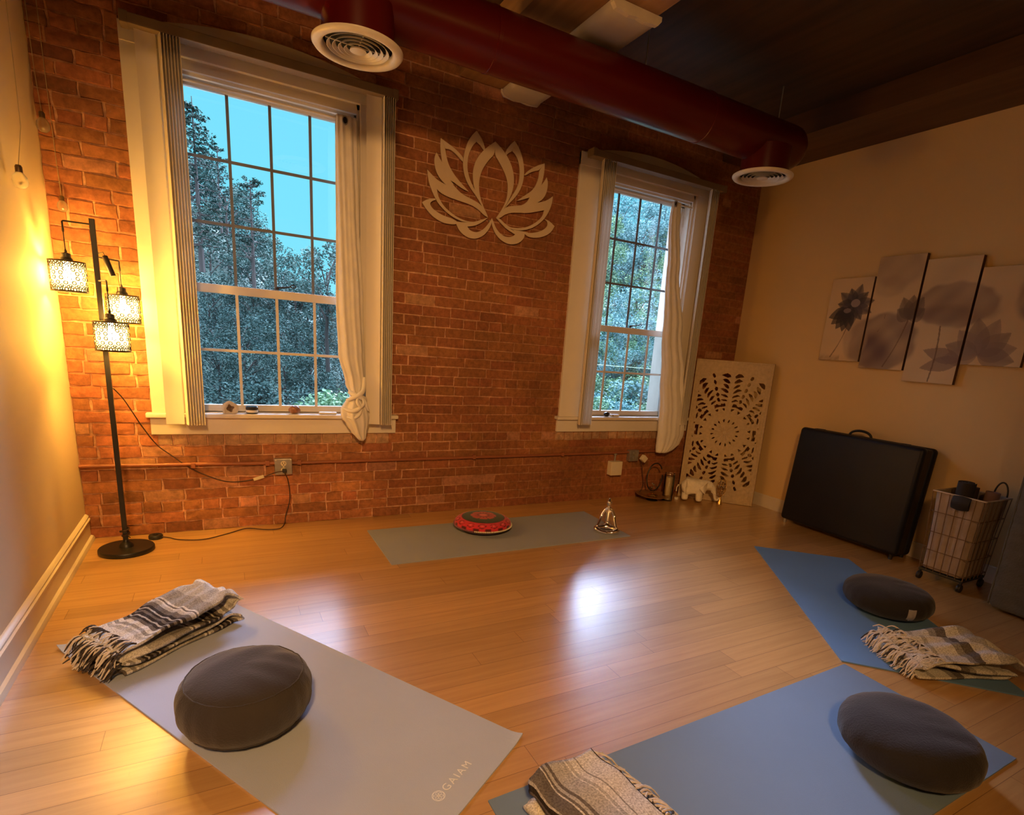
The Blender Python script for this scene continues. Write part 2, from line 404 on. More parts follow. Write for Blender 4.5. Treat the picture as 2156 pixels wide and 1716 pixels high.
def put_brick(x0, x1, z0, z1, tone):
    cx = (x0+x1)/2
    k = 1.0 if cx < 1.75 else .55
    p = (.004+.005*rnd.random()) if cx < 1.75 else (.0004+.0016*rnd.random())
    jx = .004*k+.001; jz = .004*k+.001
    nx = 4 if x1-x0 > .12 else 3
    vs = []; fs = []
    P = [[None]*3 for _ in range(nx)]
    for i in range(nx):
        for j in range(3):
            u = i/(nx-1); v = j/2
            x = x0+(x1-x0)*u+rnd.uniform(-jx, jx)*.7; z = z0+(z1-z0)*v+rnd.uniform(-jz, jz)*.7
            edge = i in (0, nx-1) or j != 1
            y = -p*(.75 if edge else 1.0)+rnd.uniform(-.0012, .0012)*(1 if cx < 1.75 else .3)
            P[i][j] = len(vs); vs.append((x, y, z))
    for i in range(nx-1):
        for j in range(2): fs.append((P[i][j], P[i+1][j], P[i+1][j+1], P[i][j+1]))
    ring = [P[i][0] for i in range(nx)]+[P[nx-1][1]]+[P[i][2] for i in range(nx-1, -1, -1)]+[P[0][1]]
    base = []
    for q in ring:
        x, y, z = vs[q]; ex = .003
        x2 = x+(ex if x > cx else -ex)*(1 if q in (P[0][0], P[0][1], P[0][2], P[nx-1][0], P[nx-1][1], P[nx-1][2]) else 0)
        z2 = z+(ex if z > (z0+z1)/2+.005 else (-ex if z < (z0+z1)/2-.005 else 0))
        base.append(len(vs)); vs.append((x2, .0045, z2))
    n = len(ring)
    for i in range(n): fs.append((ring[i], ring[(i+1) % n], base[(i+1) % n], base[i]))
    b.add(vs, fs); face_tone.extend([tone]*len(fs))
CH = .0682
row = 0; z = .004
while z < CZ-.02:
    z1 = min(z+CH-.012, CZ-.003)
    header = (row % 6 == 2)
    L = .105 if header else .212
    x = -(.5 if row % 2 else .12)*L - rnd.random()*.03
    while x < RW:
        l = L*(.93+.14*rnd.random()); x1 = x+l-(.014 if x < 1.75 else .010)
        a, c = max(x, .004), min(x1, RW-.004)
        if c-a > .02:
            sill = any(CLIP[k][0]-.02 < (a+c)/2 < CLIP[k][1]+.02 for k in (0, 1)) and .50 < z < .60
            if not sill:
                dz = rnd.uniform(-.002, .002)
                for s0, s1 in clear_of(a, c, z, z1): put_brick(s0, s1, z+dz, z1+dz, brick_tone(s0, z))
        x += l
    row += 1; z += CH
# upright pale bricks below each sill
for ox in OX:
    x = ox+.36
    while x < ox+1.74:
        l = .088*(.9+.25*rnd.random())
        k = .9+.35*rnd.random()
        put_brick(x, x+l-.012, .552-rnd.random()*.01, .612, (.40*k, .24*k, .14*k)); x += l
rest = len(face_tone)
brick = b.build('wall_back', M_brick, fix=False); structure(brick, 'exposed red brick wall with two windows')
ca = brick.data.color_attributes.new('tone', 'FLOAT_COLOR', 'CORNER')
buf = []
for p_ in brick.data.polygons:
    t_ = face_tone[p_.index]
    if t_ is None:
        cx = sum(brick.data.vertices[v].co.x for v in p_.vertices)/len(p_.vertices)
    for v in p_.vertices:
        if t_ is None:
            xx = brick.data.vertices[v].co.x
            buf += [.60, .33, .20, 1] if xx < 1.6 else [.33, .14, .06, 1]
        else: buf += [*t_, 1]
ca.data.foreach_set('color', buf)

# ------------------------------------------------------------------ windows
def window(n, ox):
    root = empty('window_%d' % n, (ox, 0, 0)); structure(root)
    def W(name, m, mm, sm=False): return m.build(name, mm, root, smooth=sm)
    m = MB(); Z0, Z1 = .742, 2.62
    m.bbox(.365, .565, -.022, .004, Z0, 2.70, .003); m.bbox(1.545, 1.755, -.022, .004, Z0, 2.70, .003)
    m.bbox(.365, 1.755, -.026, .004, 2.612, 2.702, .003)
    m.box(.560, .568, -.030, -.018, Z0, 2.612); m.box(1.542, 1.550, -.030, -.018, Z0, 2.612)
    W('casing', m, M_trim)
    m = MB()                                                 # arched head board filling the brick arch
    pts = [(.365, 2.700)]+[(.365+1.39*i/24, arch_z(0, .365+1.39*i/24)-.006) for i in range(25)]+[(1.755, 2.700)]
    m.prism(pts, -.008, .004, 'y'); W('arch_board', m, M_trim)
    m = MB()                                                 # jamb lining and stops
    m.box(.563, .582, 0, .28, Z0, Z1); m.box(1.528, 1.547, 0, .28, Z0, Z1); m.box(.565, 1.545, 0, .28, 2.585, Z1)
    m.box(.582, .594, .02, .045, Z0, 2.585); m.box(1.516, 1.528, .02, .045, Z0, 2.585)
    m.box(.582, 1.528, .02, .045, 2.545, 2.585); m.box(.582, 1.528, -.006, .02, 2.560, 2.592)
    m.box(.565, 1.545, .0, .30, .70, Z0)
    W('jamb', m, M_trim)
    def sash(name, y0, y1, z0, z1, top, bot, rows, mm):
        m = MB()
        m.bbox(.582, .615, y0, y1, z0, z1, .003); m.bbox(1.495, 1.528, y0, y1, z0, z1, .003)
        m.bbox(.582, 1.528, y0, y1, z1-top, z1, .003); m.bbox(.582, 1.528, y0, y1, z0, z0+bot, .003)
        s_ = m.build(name, M_sash, root)
        g = MB(); ym = (y0+y1)/2
        for i in (1, 2, 3):
            x = .615+.22*i; g.box(x-.008, x+.008, ym-.011, ym-.002, z0+bot, z1-top)
        for j in range(1, rows):
            z = z0+bot+(z1-top-z0-bot)*j/rows; g.box(.615, 1.495, ym-.0105, ym-.0025, z-.008, z+.008)
        g.build('muntins', mm, s_)
        g = MB(); g.box(.610, 1.500, ym, ym+.003, z0+bot-.004, z1-top+.004); g.build('pane', M_pane if z1 > 2 else M_pane2, s_)
        return s_
    sash('upper_sash', .100, .135, 1.452, 2.575, .052, .045, 3, M_muntin)
    ls = sash('lower_sash', .058, .093, .746, 1.497, .050, .040, 2, M_sash)
    lk = MB(); lk.tube([(1.06, .066, 1.500), (1.06, .066, 1.512)], .011, 10); lk.tube([(1.055, .066, 1.514), (1.10, .058, 1.519), (1.135, .05, 1.526)], [.006, .005, .004], 8)
    rr = []
    for i in range(13):
        a = 2*pi*i/12; rr.append((1.150+.016*cos(a), .048, 1.529+.008*sin(a)))
    lk.tube(rr, .0035, 6); lk.build('sash_lock', M_black, ls, smooth=True)
    m = MB(); m.bbox(.335, 1.798, -.058, .06, .718, .743, .006); W('window_sill', m, M_trim)
    m = MB(); m.bbox(.353, 1.788, -.024, .004, .615, .718, .004); W('apron', m, M_trim)
    return root
window(1, OX[0]); window(2, OX[1])

# vertical blinds drawn open, one set per window
def vane(m, xc, yc, ang, z0, z1, wd=.089):
    n = 5; dx, dy = cos(ang), sin(ang); t = .0009
    pts = []
    for i in range(n):
        s = (i/(n-1)-.5)*wd; bow = .005*(1-(2*i/(n-1)-1)**2)
        pts.append((xc+dx*s-dy*bow, yc+dy*s+dx*bow))
    poly = pts+[(p[0]-dy*t*2, p[1]+dx*t*2) for p in reversed(pts)]
    m.prism(poly, z0, z1, 'z')
def blinds(ox, lefts, rights, label, z0=.690):
    root = empty('vertical_blind', (ox, 0, 2.70)); tag(root, label, 'blinds', 'vertical blinds')
    m = MB(); m.bbox(.392, 1.738, -.150, -.075, -.052, -.004, .004)
    m.build('head_rail', M_rail, root)
    for xc, ang, yc in lefts+rights:
        m = MB(); vane(m, xc, yc, ang, z0-2.70, -.054); m.build('vane', M_blind, root, smooth=True)
    m = MB(); m.bbox(.385, .42, -.152, -.073, -.054, -.0, .004); m.bbox(1.71, 1.742, -.152, -.073, -.054, 0, .004)
    m.build('end_cap', M_rail, root)
    return root
A = radians
lf = [(.483, A(4), -.112)]+[(.544+.0135*i, A(101), -.112) for i in range(7)]
rt = [(1.607, A(-4), -.112)]+[(1.664+.0125*i, A(84), -.112) for i in range(6)]
blinds(0, lf, rt, 'cream vertical blinds drawn open on the large window beside the floor lamp')
lf = [(.505+.0155*i, A(68+2*(i % 2)), -.112) for i in range(8)]
rt = [(1.605+.016*i, A(59), -.112) for i in range(6)]
blinds(OX[1], lf, rt, 'cream vertical blinds drawn open on the far window near the carved panel')

# curtains on rods
def curtain_rod(ox, label):
    m = MB(); m.tube([(ox+.584, -.004, 2.513), (ox+1.526, -.004, 2.513)], .0075, 10)
    o = m.build('curtain_rod', M_sash, smooth=True)
    for x in (ox+.588, ox+1.522):
        q = MB(); q.tube([(x-.004, -.004, 2.513), (x+.004, -.004, 2.513)], .014, 12); q.build('rod_cap', M_sash, o, smooth=True)
    tag(o, label, 'curtain rod', 'curtain rods')
curtain_rod(0, 'thin white rod across the top of the large left window')
curtain_rod(OX[1], 'thin white rod across the top of the far right window')
def interp(tab, z):
    tab = sorted(tab)
    if z <= tab[0][0]: return tab[0][1:]
    for a, c in zip(tab, tab[1:]):
        if z <= c[0]:
            t = (z-a[0])/(c[0]-a[0]); t = t*t*(3-2*t)
            return tuple(a[i]+(c[i]-a[i])*t for i in range(1, len(a)))
    return tab[-1][1:]
def curtain(name, tab, label, folds, twist=0, grommet=None, mat_=M_curt, ztop=2.53):
    """tab rows: (z, x_left, x_right, y_centre, depth)"""
    zz = [r[0] for r in tab]; z0, z1 = min(zz), ztop
    m = MB(); nu = 72; nv = 110
    def fn(u, v):
        z = z0+(z1-z0)*v; xl, xr, yc, dp = interp(tab, z)
        a = 2*pi*u
        # closed flattened bundle of folds
        rx = (xr-xl)/2; cx = (xl+xr)/2
        wv = 1+.13*sin(folds*a+twist*z)+.06*sin((2*folds+1)*a+1.3+2.2*twist*z)
        ruck = .0016*sin(37*z+3*a)+.0012*sin(71*z-5*a)
        return (cx+rx*cos(a)*(1+.045*sin((folds+2)*a+twist*z)), yc+dp*sin(a)*wv+ruck+.004*sin(9*a+4*z), z)
    m.grid(nu, nv, fn, wrap=True)
    n0 = 0
    m.f.append(tuple(i*nv for i in range(nu)))
    m.f.append(tuple(i*nv+nv-1 for i in range(nu)))
    o = m.build(name, mat_, smooth=True, sharp=False)
    tag(o, label, 'curtain')
    if grommet:
        q = MB(); T = Matrix.Translation(grommet) @ Matrix.Rotation(radians(90), 4, 'X')
        q.lathe([(.017, -.003), (.026, -.003), (.026, .003), (.017, .003)], 24, T, closed=True)
        q.build('grommet', M_blackp, o, smooth=True)
    return o
c1 = curtain('curtain', [
    (2.535, 1.405, 1.525, -.010, .022), (2.46, 1.402, 1.530, -.012, .026), (2.0, 1.400, 1.535, -.018, .034), (1.45, 1.392, 1.555, -.030, .042),
    (1.15, 1.398, 1.560, -.050, .046), (.95, 1.435, 1.560, -.085, .042), (.90, 1.455, 1.540, -.100, .036), (.872, 1.462, 1.528, -.105, .030),
    (.835, 1.425, 1.560, -.112, .046), (.790, 1.400, 1.575, -.116, .054), (.740, 1.402, 1.580, -.120, .054), (.690, 1.435, 1.575, -.120, .046),
    (.640, 1.465, 1.565, -.118, .034), (.600, 1.500, 1.560, -.116, .020), (.580, 1.520, 1.548, -.115, .008)],
    'cream cotton curtain tied in a knot at its end, on the large left window', 7, 2.2)
# eyelet at the top of the curtain and the tied knot
q = MB(); T = Matrix.Translation((1.452, -.041, 2.500)) @ Matrix.Rotation(radians(90), 4, 'X') @ Matrix.Diagonal((.8, 1.15, 1, 1))
q.lathe([(.016, -.003), (.022, -.003), (.022, .003), (.016, .003)], 24, T, closed=True); q.build('grommet', M_steel, c1, smooth=True)
q = MB(); q.disc(.017, 0, 20, T); q.build('grommet_hole', M_dark, c1)
kn = MB()
def rope(pts, r, n=10):
    P = [Vector(p) for p in pts]; out = []
    for i in range(len(P)-1):
        for k in range(6):
            t = k/6; p0 = P[max(i-1, 0)]; p1 = P[i]; p2 = P[i+1]; p3 = P[min(i+2, len(P)-1)]
            out.append(.5*((2*p1)+(-p0+p2)*t+(2*p0-5*p1+4*p2-p3)*t*t+(-p0+3*p1-3*p2+p3)*t**3))
    out.append(P[-1]); kn.tube(out, [r*(.75+.35*sin(pi*i/(len(out)-1))) for i in range(len(out))], n)
rope([(1.452, -.125, .905), (1.475, -.158, .893), (1.512, -.165, .878), (1.545, -.145, .862), (1.552, -.11, .850)], .016)
rope([(1.440, -.120, .850), (1.462, -.160, .868), (1.500, -.172, .888), (1.530, -.160, .912), (1.545, -.130, .950), (1.552, -.11, 1.0)], .014)
rope([(1.500, -.165, .880), (1.492, -.180, .845), (1.512, -.182, .815), (1.534, -.176, .838), (1.526, -.170, .872)], .010)
rope([(1.530, -.165, .872), (1.545, -.172, .845), (1.556, -.170, .812), (1.568, -.165, .790)], .009)
rope([(1.415, -.135, .800), (1.455, -.172, .785), (1.500, -.180, .800), (1.520, -.175, .830)], .013)
rope([(1.430, -.140, .745), (1.470, -.170, .740), (1.505, -.176, .765), (1.520, -.172, .800)], .011)
kn.build('knot', M_curt, c1, smooth=True, sharp=False)
c2 = curtain('curtain', [
    (2.53, 4.062, 4.150, -.012, .020), (2.40, 4.052, 4.165, -.014, .026), (2.0, 4.085, 4.215, -.022, .034), (1.5, 4.110, 4.320, -.040, .044),
    (1.1, 4.135, 4.390, -.062, .052), (.80, 4.150, 4.440, -.085, .055), (.60, 4.155, 4.450, -.092, .052), (.52, 4.158, 4.420, -.092, .048), (.46, 4.160, 4.36, -.092, .042), (.43, 4.163, 4.290, -.092, .034)],
    'long white curtain hanging loose past the sill of the far right window', 8, 1.2, ztop=2.525)
q = MB(); T = Matrix.Translation((4.078, -.036, 2.505)) @ Matrix.Rotation(radians(90), 4, 'X') @ Matrix.Diagonal((.85, 1.1, 1, 1))
q.lathe([(.014, -.003), (.023, -.003), (.023, .003), (.014, .003)], 24, T, closed=True); q.build('grommet', M_steel, c2, smooth=True)
q = MB(); q.disc(.015, 0, 20, T); q.build('grommet_hole', M_dark, c2)

# ------------------------------------------------------------------ conduit along the wall
M_cond = mat('brick_red_conduit_paint', (.30, .10, .045), .45, noise=(8, .15))
m = MB(); m.tube([(.0, -.019, .436), (.6, -.019, .430), (1.0, -.019, .422)], .011, 10)
m.tube([(1.10, -.019, .421), (1.9, -.019, .420), (2.9, -.019, .421), (3.83, -.019, .424), (4.4, -.019, .43)], .011, 10)
o = m.build('conduit_pipe', M_cond, smooth=True); tag(o, 'thin brick-red electrical pipe running low along the brick wall', 'pipe')
for x in (.55, .96, 1.15, 2.4, 3.2):
    q = MB(); q.bbox(x-.012, x+.012, -.034, -.004, .408, .44, .003); q.build('pipe_clamp', M_cond, o)
# outlet box by the lamp
root = empty('outlet_box', (1.052, -.002, .402)); tag(root, 'grey metal outlet box with ivory sockets below the large window', 'electrical outlet')
m = MB(); m.bbox(-.052, .052, -.045, 0, -.052, .052, .004); m.build('metal_box', M_steel, root)
m = MB()
for z in (.022, -.022):
    m.lathe([(0, 0), (.017, 0), (.017, -.004), (0, -.004)], 20, Matrix.Translation((0, -.045, z)) @ Matrix.Rotation(radians(90), 4, 'X') @ Matrix.Scale(-1, 4, (0, 0, 1)))
m.build('socket', M_outlet, root, smooth=True)
m = MB()
for z in (.022,):
    for x in (-.007, .007): m.box(x-.0015, x+.0015, -.0505, -.0485, z-.002, z+.008)
    m.box(-.003, .003, -.0505, -.0485, z-.011, z-.006)
m.build('socket_slots', M_dark, root)
m = MB()
for x, z in ((-.045, .045), (.045, .045), (.0, 0)): m.tube([(x, -.044, z), (x, -.0475, z)], .004, 8)
m.build('screw', M_outlet, root)

def cord(name, pts, r, mt, label, cat='cord'):
    P = [Vector(p) for p in pts]; out = []
    for i in range(len(P)-1):
        for k in range(8):
            t = k/8; p0 = P[max(i-1, 0)]; p1 = P[i]; p2 = P[i+1]; p3 = P[min(i+2, len(P)-1)]
            out.append(.5*((2*p1)+(-p0+p2)*t+(2*p0-5*p1+4*p2-p3)*t*t+(-p0+3*p1-3*p2+p3)*t**3))
    out.append(P[-1]); m = MB(); m.tube(out, r, 7)
    o = m.build(name, mt, smooth=True, sharp=False)
    if label: tag(o, label, cat)
    return o
M_cord = mat('brown_black_cord', (.05, .025, .018), .5, noise=(20, .2))

# ------------------------------------------------------------------ floor lamp
LX, LY = .214, -.268
lamp = empty('floor_lamp', (LX, LY, 0)); tag(lamp, 'black three-arm floor lamp with glowing lattice drum shades in the left corner', 'floor lamp')
m = MB(); m.lathe([(0, 0), (.128, 0), (.131, .004), (.131, .020), (.127, .025), (.035, .027), (.032, .040), (.022, .052), (.014, .06), (.012, .07), (0, .07)], 48)
m.build('base', M_black, lamp, smooth=True)
m = MB(); m.bbox(-.0115, .0115, -.0115, .0115, .06, 1.722, .002)
m.build('pole', M_black, lamp)
M_shade_metal = mat('black_shade_lattice', (.02, .014, .01), .5, noise=(10, .2))
M_glow = bpy.data.materials.new('glowing_shade_liner'); M_glow.use_nodes = True
g_ = M_glow.node_tree; g_.nodes.clear(); e_ = g_.nodes.new('ShaderNodeEmission'); oo_ = g_.nodes.new('ShaderNodeOutputMaterial')
e_.inputs[0].default_value = (1.0, .60, .17, 1); e_.inputs[1].default_value = 9.0
tr_ = g_.nodes.new('ShaderNodeBsdfTransparent'); mx_ = g_.nodes.new('ShaderNodeMixShader'); mx_.inputs[0].default_value = .5
tr_.inputs[0].default_value = (1, .95, .85, 1)
g_.links.new(tr_.outputs[0], mx_.inputs[1]); g_.links.new(e_.outputs[0], mx_.inputs[2]); g_.links.new(mx_.outputs[0], oo_.inputs[0])
M_bulb = bpy.data.materials.new('glowing_bulb'); M_bulb.use_nodes = True
g2_ = M_bulb.node_tree; g2_.nodes.clear(); e2_ = g2_.nodes.new('ShaderNodeEmission'); o2_ = g2_.nodes.new('ShaderNodeOutputMaterial')
e2_.inputs[0].default_value = (*LAMP_COL, 1); e2_.inputs[1].default_value = LAMP_WATTS/(4*pi*pi*.021**2*1.1); g2_.links.new(e2_.outputs[0], o2_.inputs[0])
SH = [((-.116, 0.0, 0), 1.370, 1.695), ((.080, .105, 0), 1.238, 1.548), ((.046, -.100, 0), 1.100, 1.435)]
def shade(parent, c, z0):
    r = .072; h = .142
    s_ = MB(); T = Matrix.Translation((c[0], c[1], z0))
    for z in (.002, h-.002): s_.lathe([(r-.002, z-.0035), (r+.0022, z-.0035), (r+.0022, z+.0035), (r-.002, z+.0035)], 36, T, closed=True)
    # floral lattice: rings and little flowers wrapped round the drum, dense along both rims
    def ring(a0, z, rad, n=10, pr=.0021):
        pts = []
        for i in range(n+1):
            t = 2*pi*i/n; a = a0+rad*cos(t)/r; pts.append(T @ Vector((r*cos(a), r*sin(a), z+rad*sin(t))))
        s_.tube(pts, pr, 4, cap=False)
    k = 14
    for i in range(k):
        a = 2*pi*i/k
        for zz in (.018, h-.018):
            for q in range(5):
                t = 2*pi*q/5+.3; ring(a+.0085*cos(t)/r, zz+.0085*sin(t), .006, 8)
        for zz in (.010, h-.010): ring(a+pi/k, zz, .007, 8)
        for zz in (.040, h-.040): ring(a+pi/k, zz, .008, 8)
        for zz in (.062, .084): ring(a, zz, .008, 8)
    o = s_.build('lamp_shade', M_shade_metal, parent, smooth=True)
    q = MB(); q.lathe([(.065, .006), (.065, h-.006)], 32, T); q.build('glowing_liner', M_glow, o, smooth=True)
    q = MB(); q.lathe([(0, .050), (.014, .052), (.021, .066), (.020, .085), (.012, .104), (.012, h-.006), (0, h-.004)], 20, T); q.build('light_bulb', M_bulb, o, smooth=True)
    q = MB(); q.lathe([(0, h-.004), (.028, h-.004), (.026, h+.012), (.020, h+.018), (.019, h+.036), (.006, h+.040), (0, h+.040)], 20, T)
    q.build('socket_cap', M_black, o, smooth=True)
    return h
for (c, z0, za) in SH:
    h = .142
    shade(lamp, c, z0)
    d = Vector((c[0], c[1], 0)); L = d.length; d = d/L
    m = MB()
    m.tube([tuple(d*.008+Vector((0, 0, za))), tuple(d*(L-.004)+Vector((0, 0, za))), (c[0], c[1], za-.004), (c[0], c[1], za-.032)], .0042, 8)
    m.build('arm', M_black, lamp, smooth=True)
    m = MB(); zt = z0+h+.036
    m.tube([(c[0], c[1], za-.03), (c[0], c[1], za-.036), (c[0], c[1], za-.045), (c[0], c[1], za-.052), (c[0], c[1], zt+.02), (c[0], c[1], zt+.012), (c[0], c[1], zt)],
           [.0045, .0055, .0055, .0026, .0026, .006, .006], 8)
    m.build('drop_rod', M_black, lamp, smooth=True)
m = MB(); Mx = Matrix.Translation((.052, -.02, 1.510)) @ Matrix.Rotation(radians(-16), 4, 'Y')
m.lathe([(0, -.048), (.012, -.048), (.013, -.044), (.013, .044), (.010, .048), (0, .048)], 16, Mx)
m.tube([(.040, -.02, 1.556), (.034, -.018, 1.572), (.014, -.008, 1.566), (.004, -.004, 1.552)], .0022, 6)
m.build('hanging_switch', M_blackp, lamp, smooth=True)
m = MB()
for k in range(2):
    pts = []
    for i in range(26):
        a = i*.55+k; pts.append((.020*cos(a)*(1-.2*sin(i*.3)), .020*sin(a), .075+.0022*i+k*.01))
    m.tube(pts, .0028, 6)
m.build('cord_loop', M_cord, lamp, smooth=True)
cord('lamp_cord', [(LX+.014, LY-.002, .905), (.262, -.20, .835), (.318, -.08, .672), (.374, -.03, .558), (.44, -.022, .491), (.532, -.02, .409), (.629, -.02, .351), (.73, -.02, .312), (.837, -.02, .313),
     (.934, -.03, .337), (1.00, -.06, .368), (1.045, -.075, .382), (1.052, -.055, .381)], .0032, M_cord, 'dark brown cord looping from the lamp pole up to the outlet box')
m = MB(); T = Matrix.Translation((.905, -.028, .330)) @ Matrix.Rotation(radians(-18), 4, 'Y'); m.bbox(-.032, .032, -.006, .006, -.010, .010, .003, T)
o = m.build('cord_tag', M_outlet); tag(o, 'small cream warning tag wrapped on the looping lamp cord', 'tag')
cord('switch_cord', [(LX+.12, LY+.17, .016), (.40, -.12, .008), (.463, -.170, .005), (.586, -.199, .005), (.713, -.129, .005), (.822, -.055, .005), (.928, -.110, .005), (1.01, -.115, .006), (1.045, -.06, .02), (1.055, -.03, .06),
     (1.085, -.028, .177), (1.078, -.035, .300), (1.058, -.065, .360), (1.054, -.072, .378)], .0032, M_cord, 'dark cord trailing along the floor from foot switch to outlet box')
fs = MB(); fs.lathe([(0, 0), (.036, 0), (.037, .006), (.037, .018), (.032, .024), (0, .025)], 28)
o = fs.build('foot_switch', M_blackp, loc=(.335, -.092, 0), smooth=True); tag(o, 'small round black foot switch on the floor beside the lamp base', 'switch')
q = MB(); q.lathe([(0, .024), (.014, .024), (.014, .029), (0, .030)], 20); q.build('button', M_black, o, smooth=True)
m = MB(); m.bbox(1.042, 1.068, -.082, -.050, .368, .392, .005); o = m.build('power_plug', M_blackp); tag(o, 'black plug pushed into the lower socket of the outlet box', 'plug')

# ------------------------------------------------------------------ string of clear bulbs on the left wall
M_bulbglass = glass_mat('bulb_glass', (.97, .95, .90), .08, 1.4)
g3 = M_bulbglass.node_tree; o3 = [q for q in g3.nodes if q.type == 'OUTPUT_MATERIAL'][0]; l3 = o3.inputs[0].links[0].from_socket
df3 = g3.nodes.new('ShaderNodeBsdfTranslucent'); df3.inputs[0].default_value = (.95, .90, .78, 1); m3_ = g3.nodes.new('ShaderNodeMixShader'); m3_.inputs[0].default_value = .28
g3.links.new(l3, m3_.inputs[1]); g3.links.new(df3.outputs[0], m3_.inputs[2]); g3.links.new(m3_.outputs[0], o3.inputs[0])
M_wire = mat('pale_string_wire', (.45, .36, .20), .5, noise=(20, .1))
M_brass = mat('bronze_socket', (.16, .10, .05), .45, metal=.5, noise=(20, .2))
def bulb(loc, label, s=1.0, wire=((0, 0, .3),)):
    root = empty('hanging_bulb', loc); tag(root, label, 'string light bulb', 'clear string light bulbs')
    m = MB(); m.lathe([(0, -.052*s), (.012*s, -.050*s), (.021*s, -.040*s), (.024*s, -.027*s), (.021*s, -.012*s), (.012*s, 0), (.010*s, .004*s)], 20)
    m.build('glass_bulb', M_bulbglass, root, smooth=True)
    m = MB(); m.tube([(0, 0, -.002), (0, 0, -.016*s), (.006*s, 0, -.032*s), (0, .005*s, -.038*s), (-.006*s, 0, -.030*s)], .0018, 6)
    m.ball((.0, 0, -.036*s), .007*s, 8, 6); m.build('filament', M_chrome, root, smooth=True)
    m = MB(); m.lathe([(0, .026*s), (.008*s, .026*s), (.011*s, .020*s), (.011*s, .0), (0, 0)], 16); m.build('bulb_socket', M_brass, root, smooth=True)
    m = MB(); m.tube([(0, 0, .024*s)]+[tuple(p) for p in wire], .0016, 5); m.build('string_wire', M_wire, root, smooth=True)
bulb((.040, -.630, 1.815), 'clear hanging bulb lowest on the left wall, away from the brick corner', 1.15, ((.02, .02, .18), (.012, .08, .5), (.006, .12, .9), (.004, .13, 1.24)))
bulb((.034, -.060, 2.170), 'clear hanging bulb highest up, right in the brick corner', 1.15, ((-.01, .01, .2), (-.015, .01, .60), (-.02, .01, .90)))
bulb((.070, -.048, 1.812), 'clear hanging bulb in front of the bricks just above the lamp arm', .95, ((-.006, .01, .2), (-.01, .014, .6), (-.012, .016, 1.26)))

# ------------------------------------------------------------------ red duct and air diffusers
DY, DZ, DR = -.93, 2.734, .139
duct = empty('air_duct', (0, DY, DZ)); tag(duct, 'large dark red round air duct running below the ceiling along the brick wall', 'duct')
m = MB(); T = Matrix.Rotation(radians(90), 4, 'Y')
prof = [(DR, .004), (DR, 4.22)]+[(DR*cos(a), 4.22+.13*sin(a)) for a in [i*pi/2/8 for i in range(1, 9)]]
m.lathe(prof, 56, T); m.build('pipe', M_duct, duct, smooth=True)
m = MB()
for x in (.55, 1.98, 3.42): m.lathe([(DR-.001, x-.011), (DR+.0035, x-.009), (DR+.0035, x+.009), (DR-.001, x+.011)], 56, T)
m.build('seam_band', M_duct, duct, smooth=True)
VENTS = [(1.338, -.03), (4.005, -.03)]
for x, dy in VENTS:
    m = MB(); m.lathe([(.155, -.212), (.155, -.06)], 40, Matrix.Translation((x, dy, 0))); m.build('collar', M_duct, duct, smooth=True)
m = MB()
for x in (.9, 2.95, 4.1): m.tube([(x, 0, DR-.002), (x, 0, CZ-DZ)], .004, 6)
m.build('hanger_rod', M_steel, duct)
def diffuser(x, y, z, label):
    root = empty('air_diffuser', (x, y, z)); tag(root, label, 'air vent', 'round air vents')
    m = MB(); m.lathe([(.196, .012), (.196, .006), (.188, -.004), (.172, -.008), (.158, -.004), (.150, .006), (.148, .022), (.152, .024), (.175, .018)], 56, closed=True)
    m.build('outer_ring', M_vent, root, smooth=True)
    for i, (ri, zz) in enumerate(((.132, .002), (.108, .000), (.084, -.002), (.060, -.004))):
        m = MB(); m.lathe([(ri, zz), (ri+.0015, zz), (ri-.010, zz+.013), (ri-.012, zz+.012)], 48, closed=True); m.build('vane_ring', M_vent, root, smooth=True)
    m = MB(); m.lathe([(0, -.010), (.014, -.010), (.036, -.004), (.034, .002), (0, .006)], 28); m.build('centre_disc', M_vent, root, smooth=True)
    m = MB()
    for a in (0, pi/2, pi, 3*pi/2): m.tube([(.018*cos(a), .018*sin(a), .012), (.14*cos(a), .14*sin(a), .016)], .0028, 6)
    m.build('spider', M_vent, root)
    m = MB(); m.disc(.139, .0235, 40); m.build('duct_mouth', M_dark, root)
diffuser(1.338, -.955, 2.500, 'round white air vent hanging over the large left window')
diffuser(4.005, -.955, 2.500, 'round white air vent at the far end of the red duct')

# fluorescent wraparound light on the timber beam
root = empty('ceiling_light', (2.613, -.012, 2.93)); tag(root, 'white unlit wraparound ceiling light fixed under the beam above the red duct', 'ceiling light')
m = MB(); pr = [(-.143, 0), (-.143, -.014), (-.125, -.036), (-.08, -.045), (.08, -.045), (.125, -.036), (.143, -.014), (.143, 0)]
m.prism(pr, -1.235, -.012, 'y'); m.build('diffuser', M_fix, root, smooth=True)
m = MB()
for y0, y1 in ((-1.262, -1.235), (-.012, 0)):
    pr2 = [(-.150, 0), (-.150, -.02), (-.13, -.042), (-.05, -.050), (0, -.044), (.05, -.050), (.13, -.042), (.150, -.02), (.150, 0)]
    m.prism(pr2, y0, y1, 'y')
m.build('end_plate', M_vent, root)

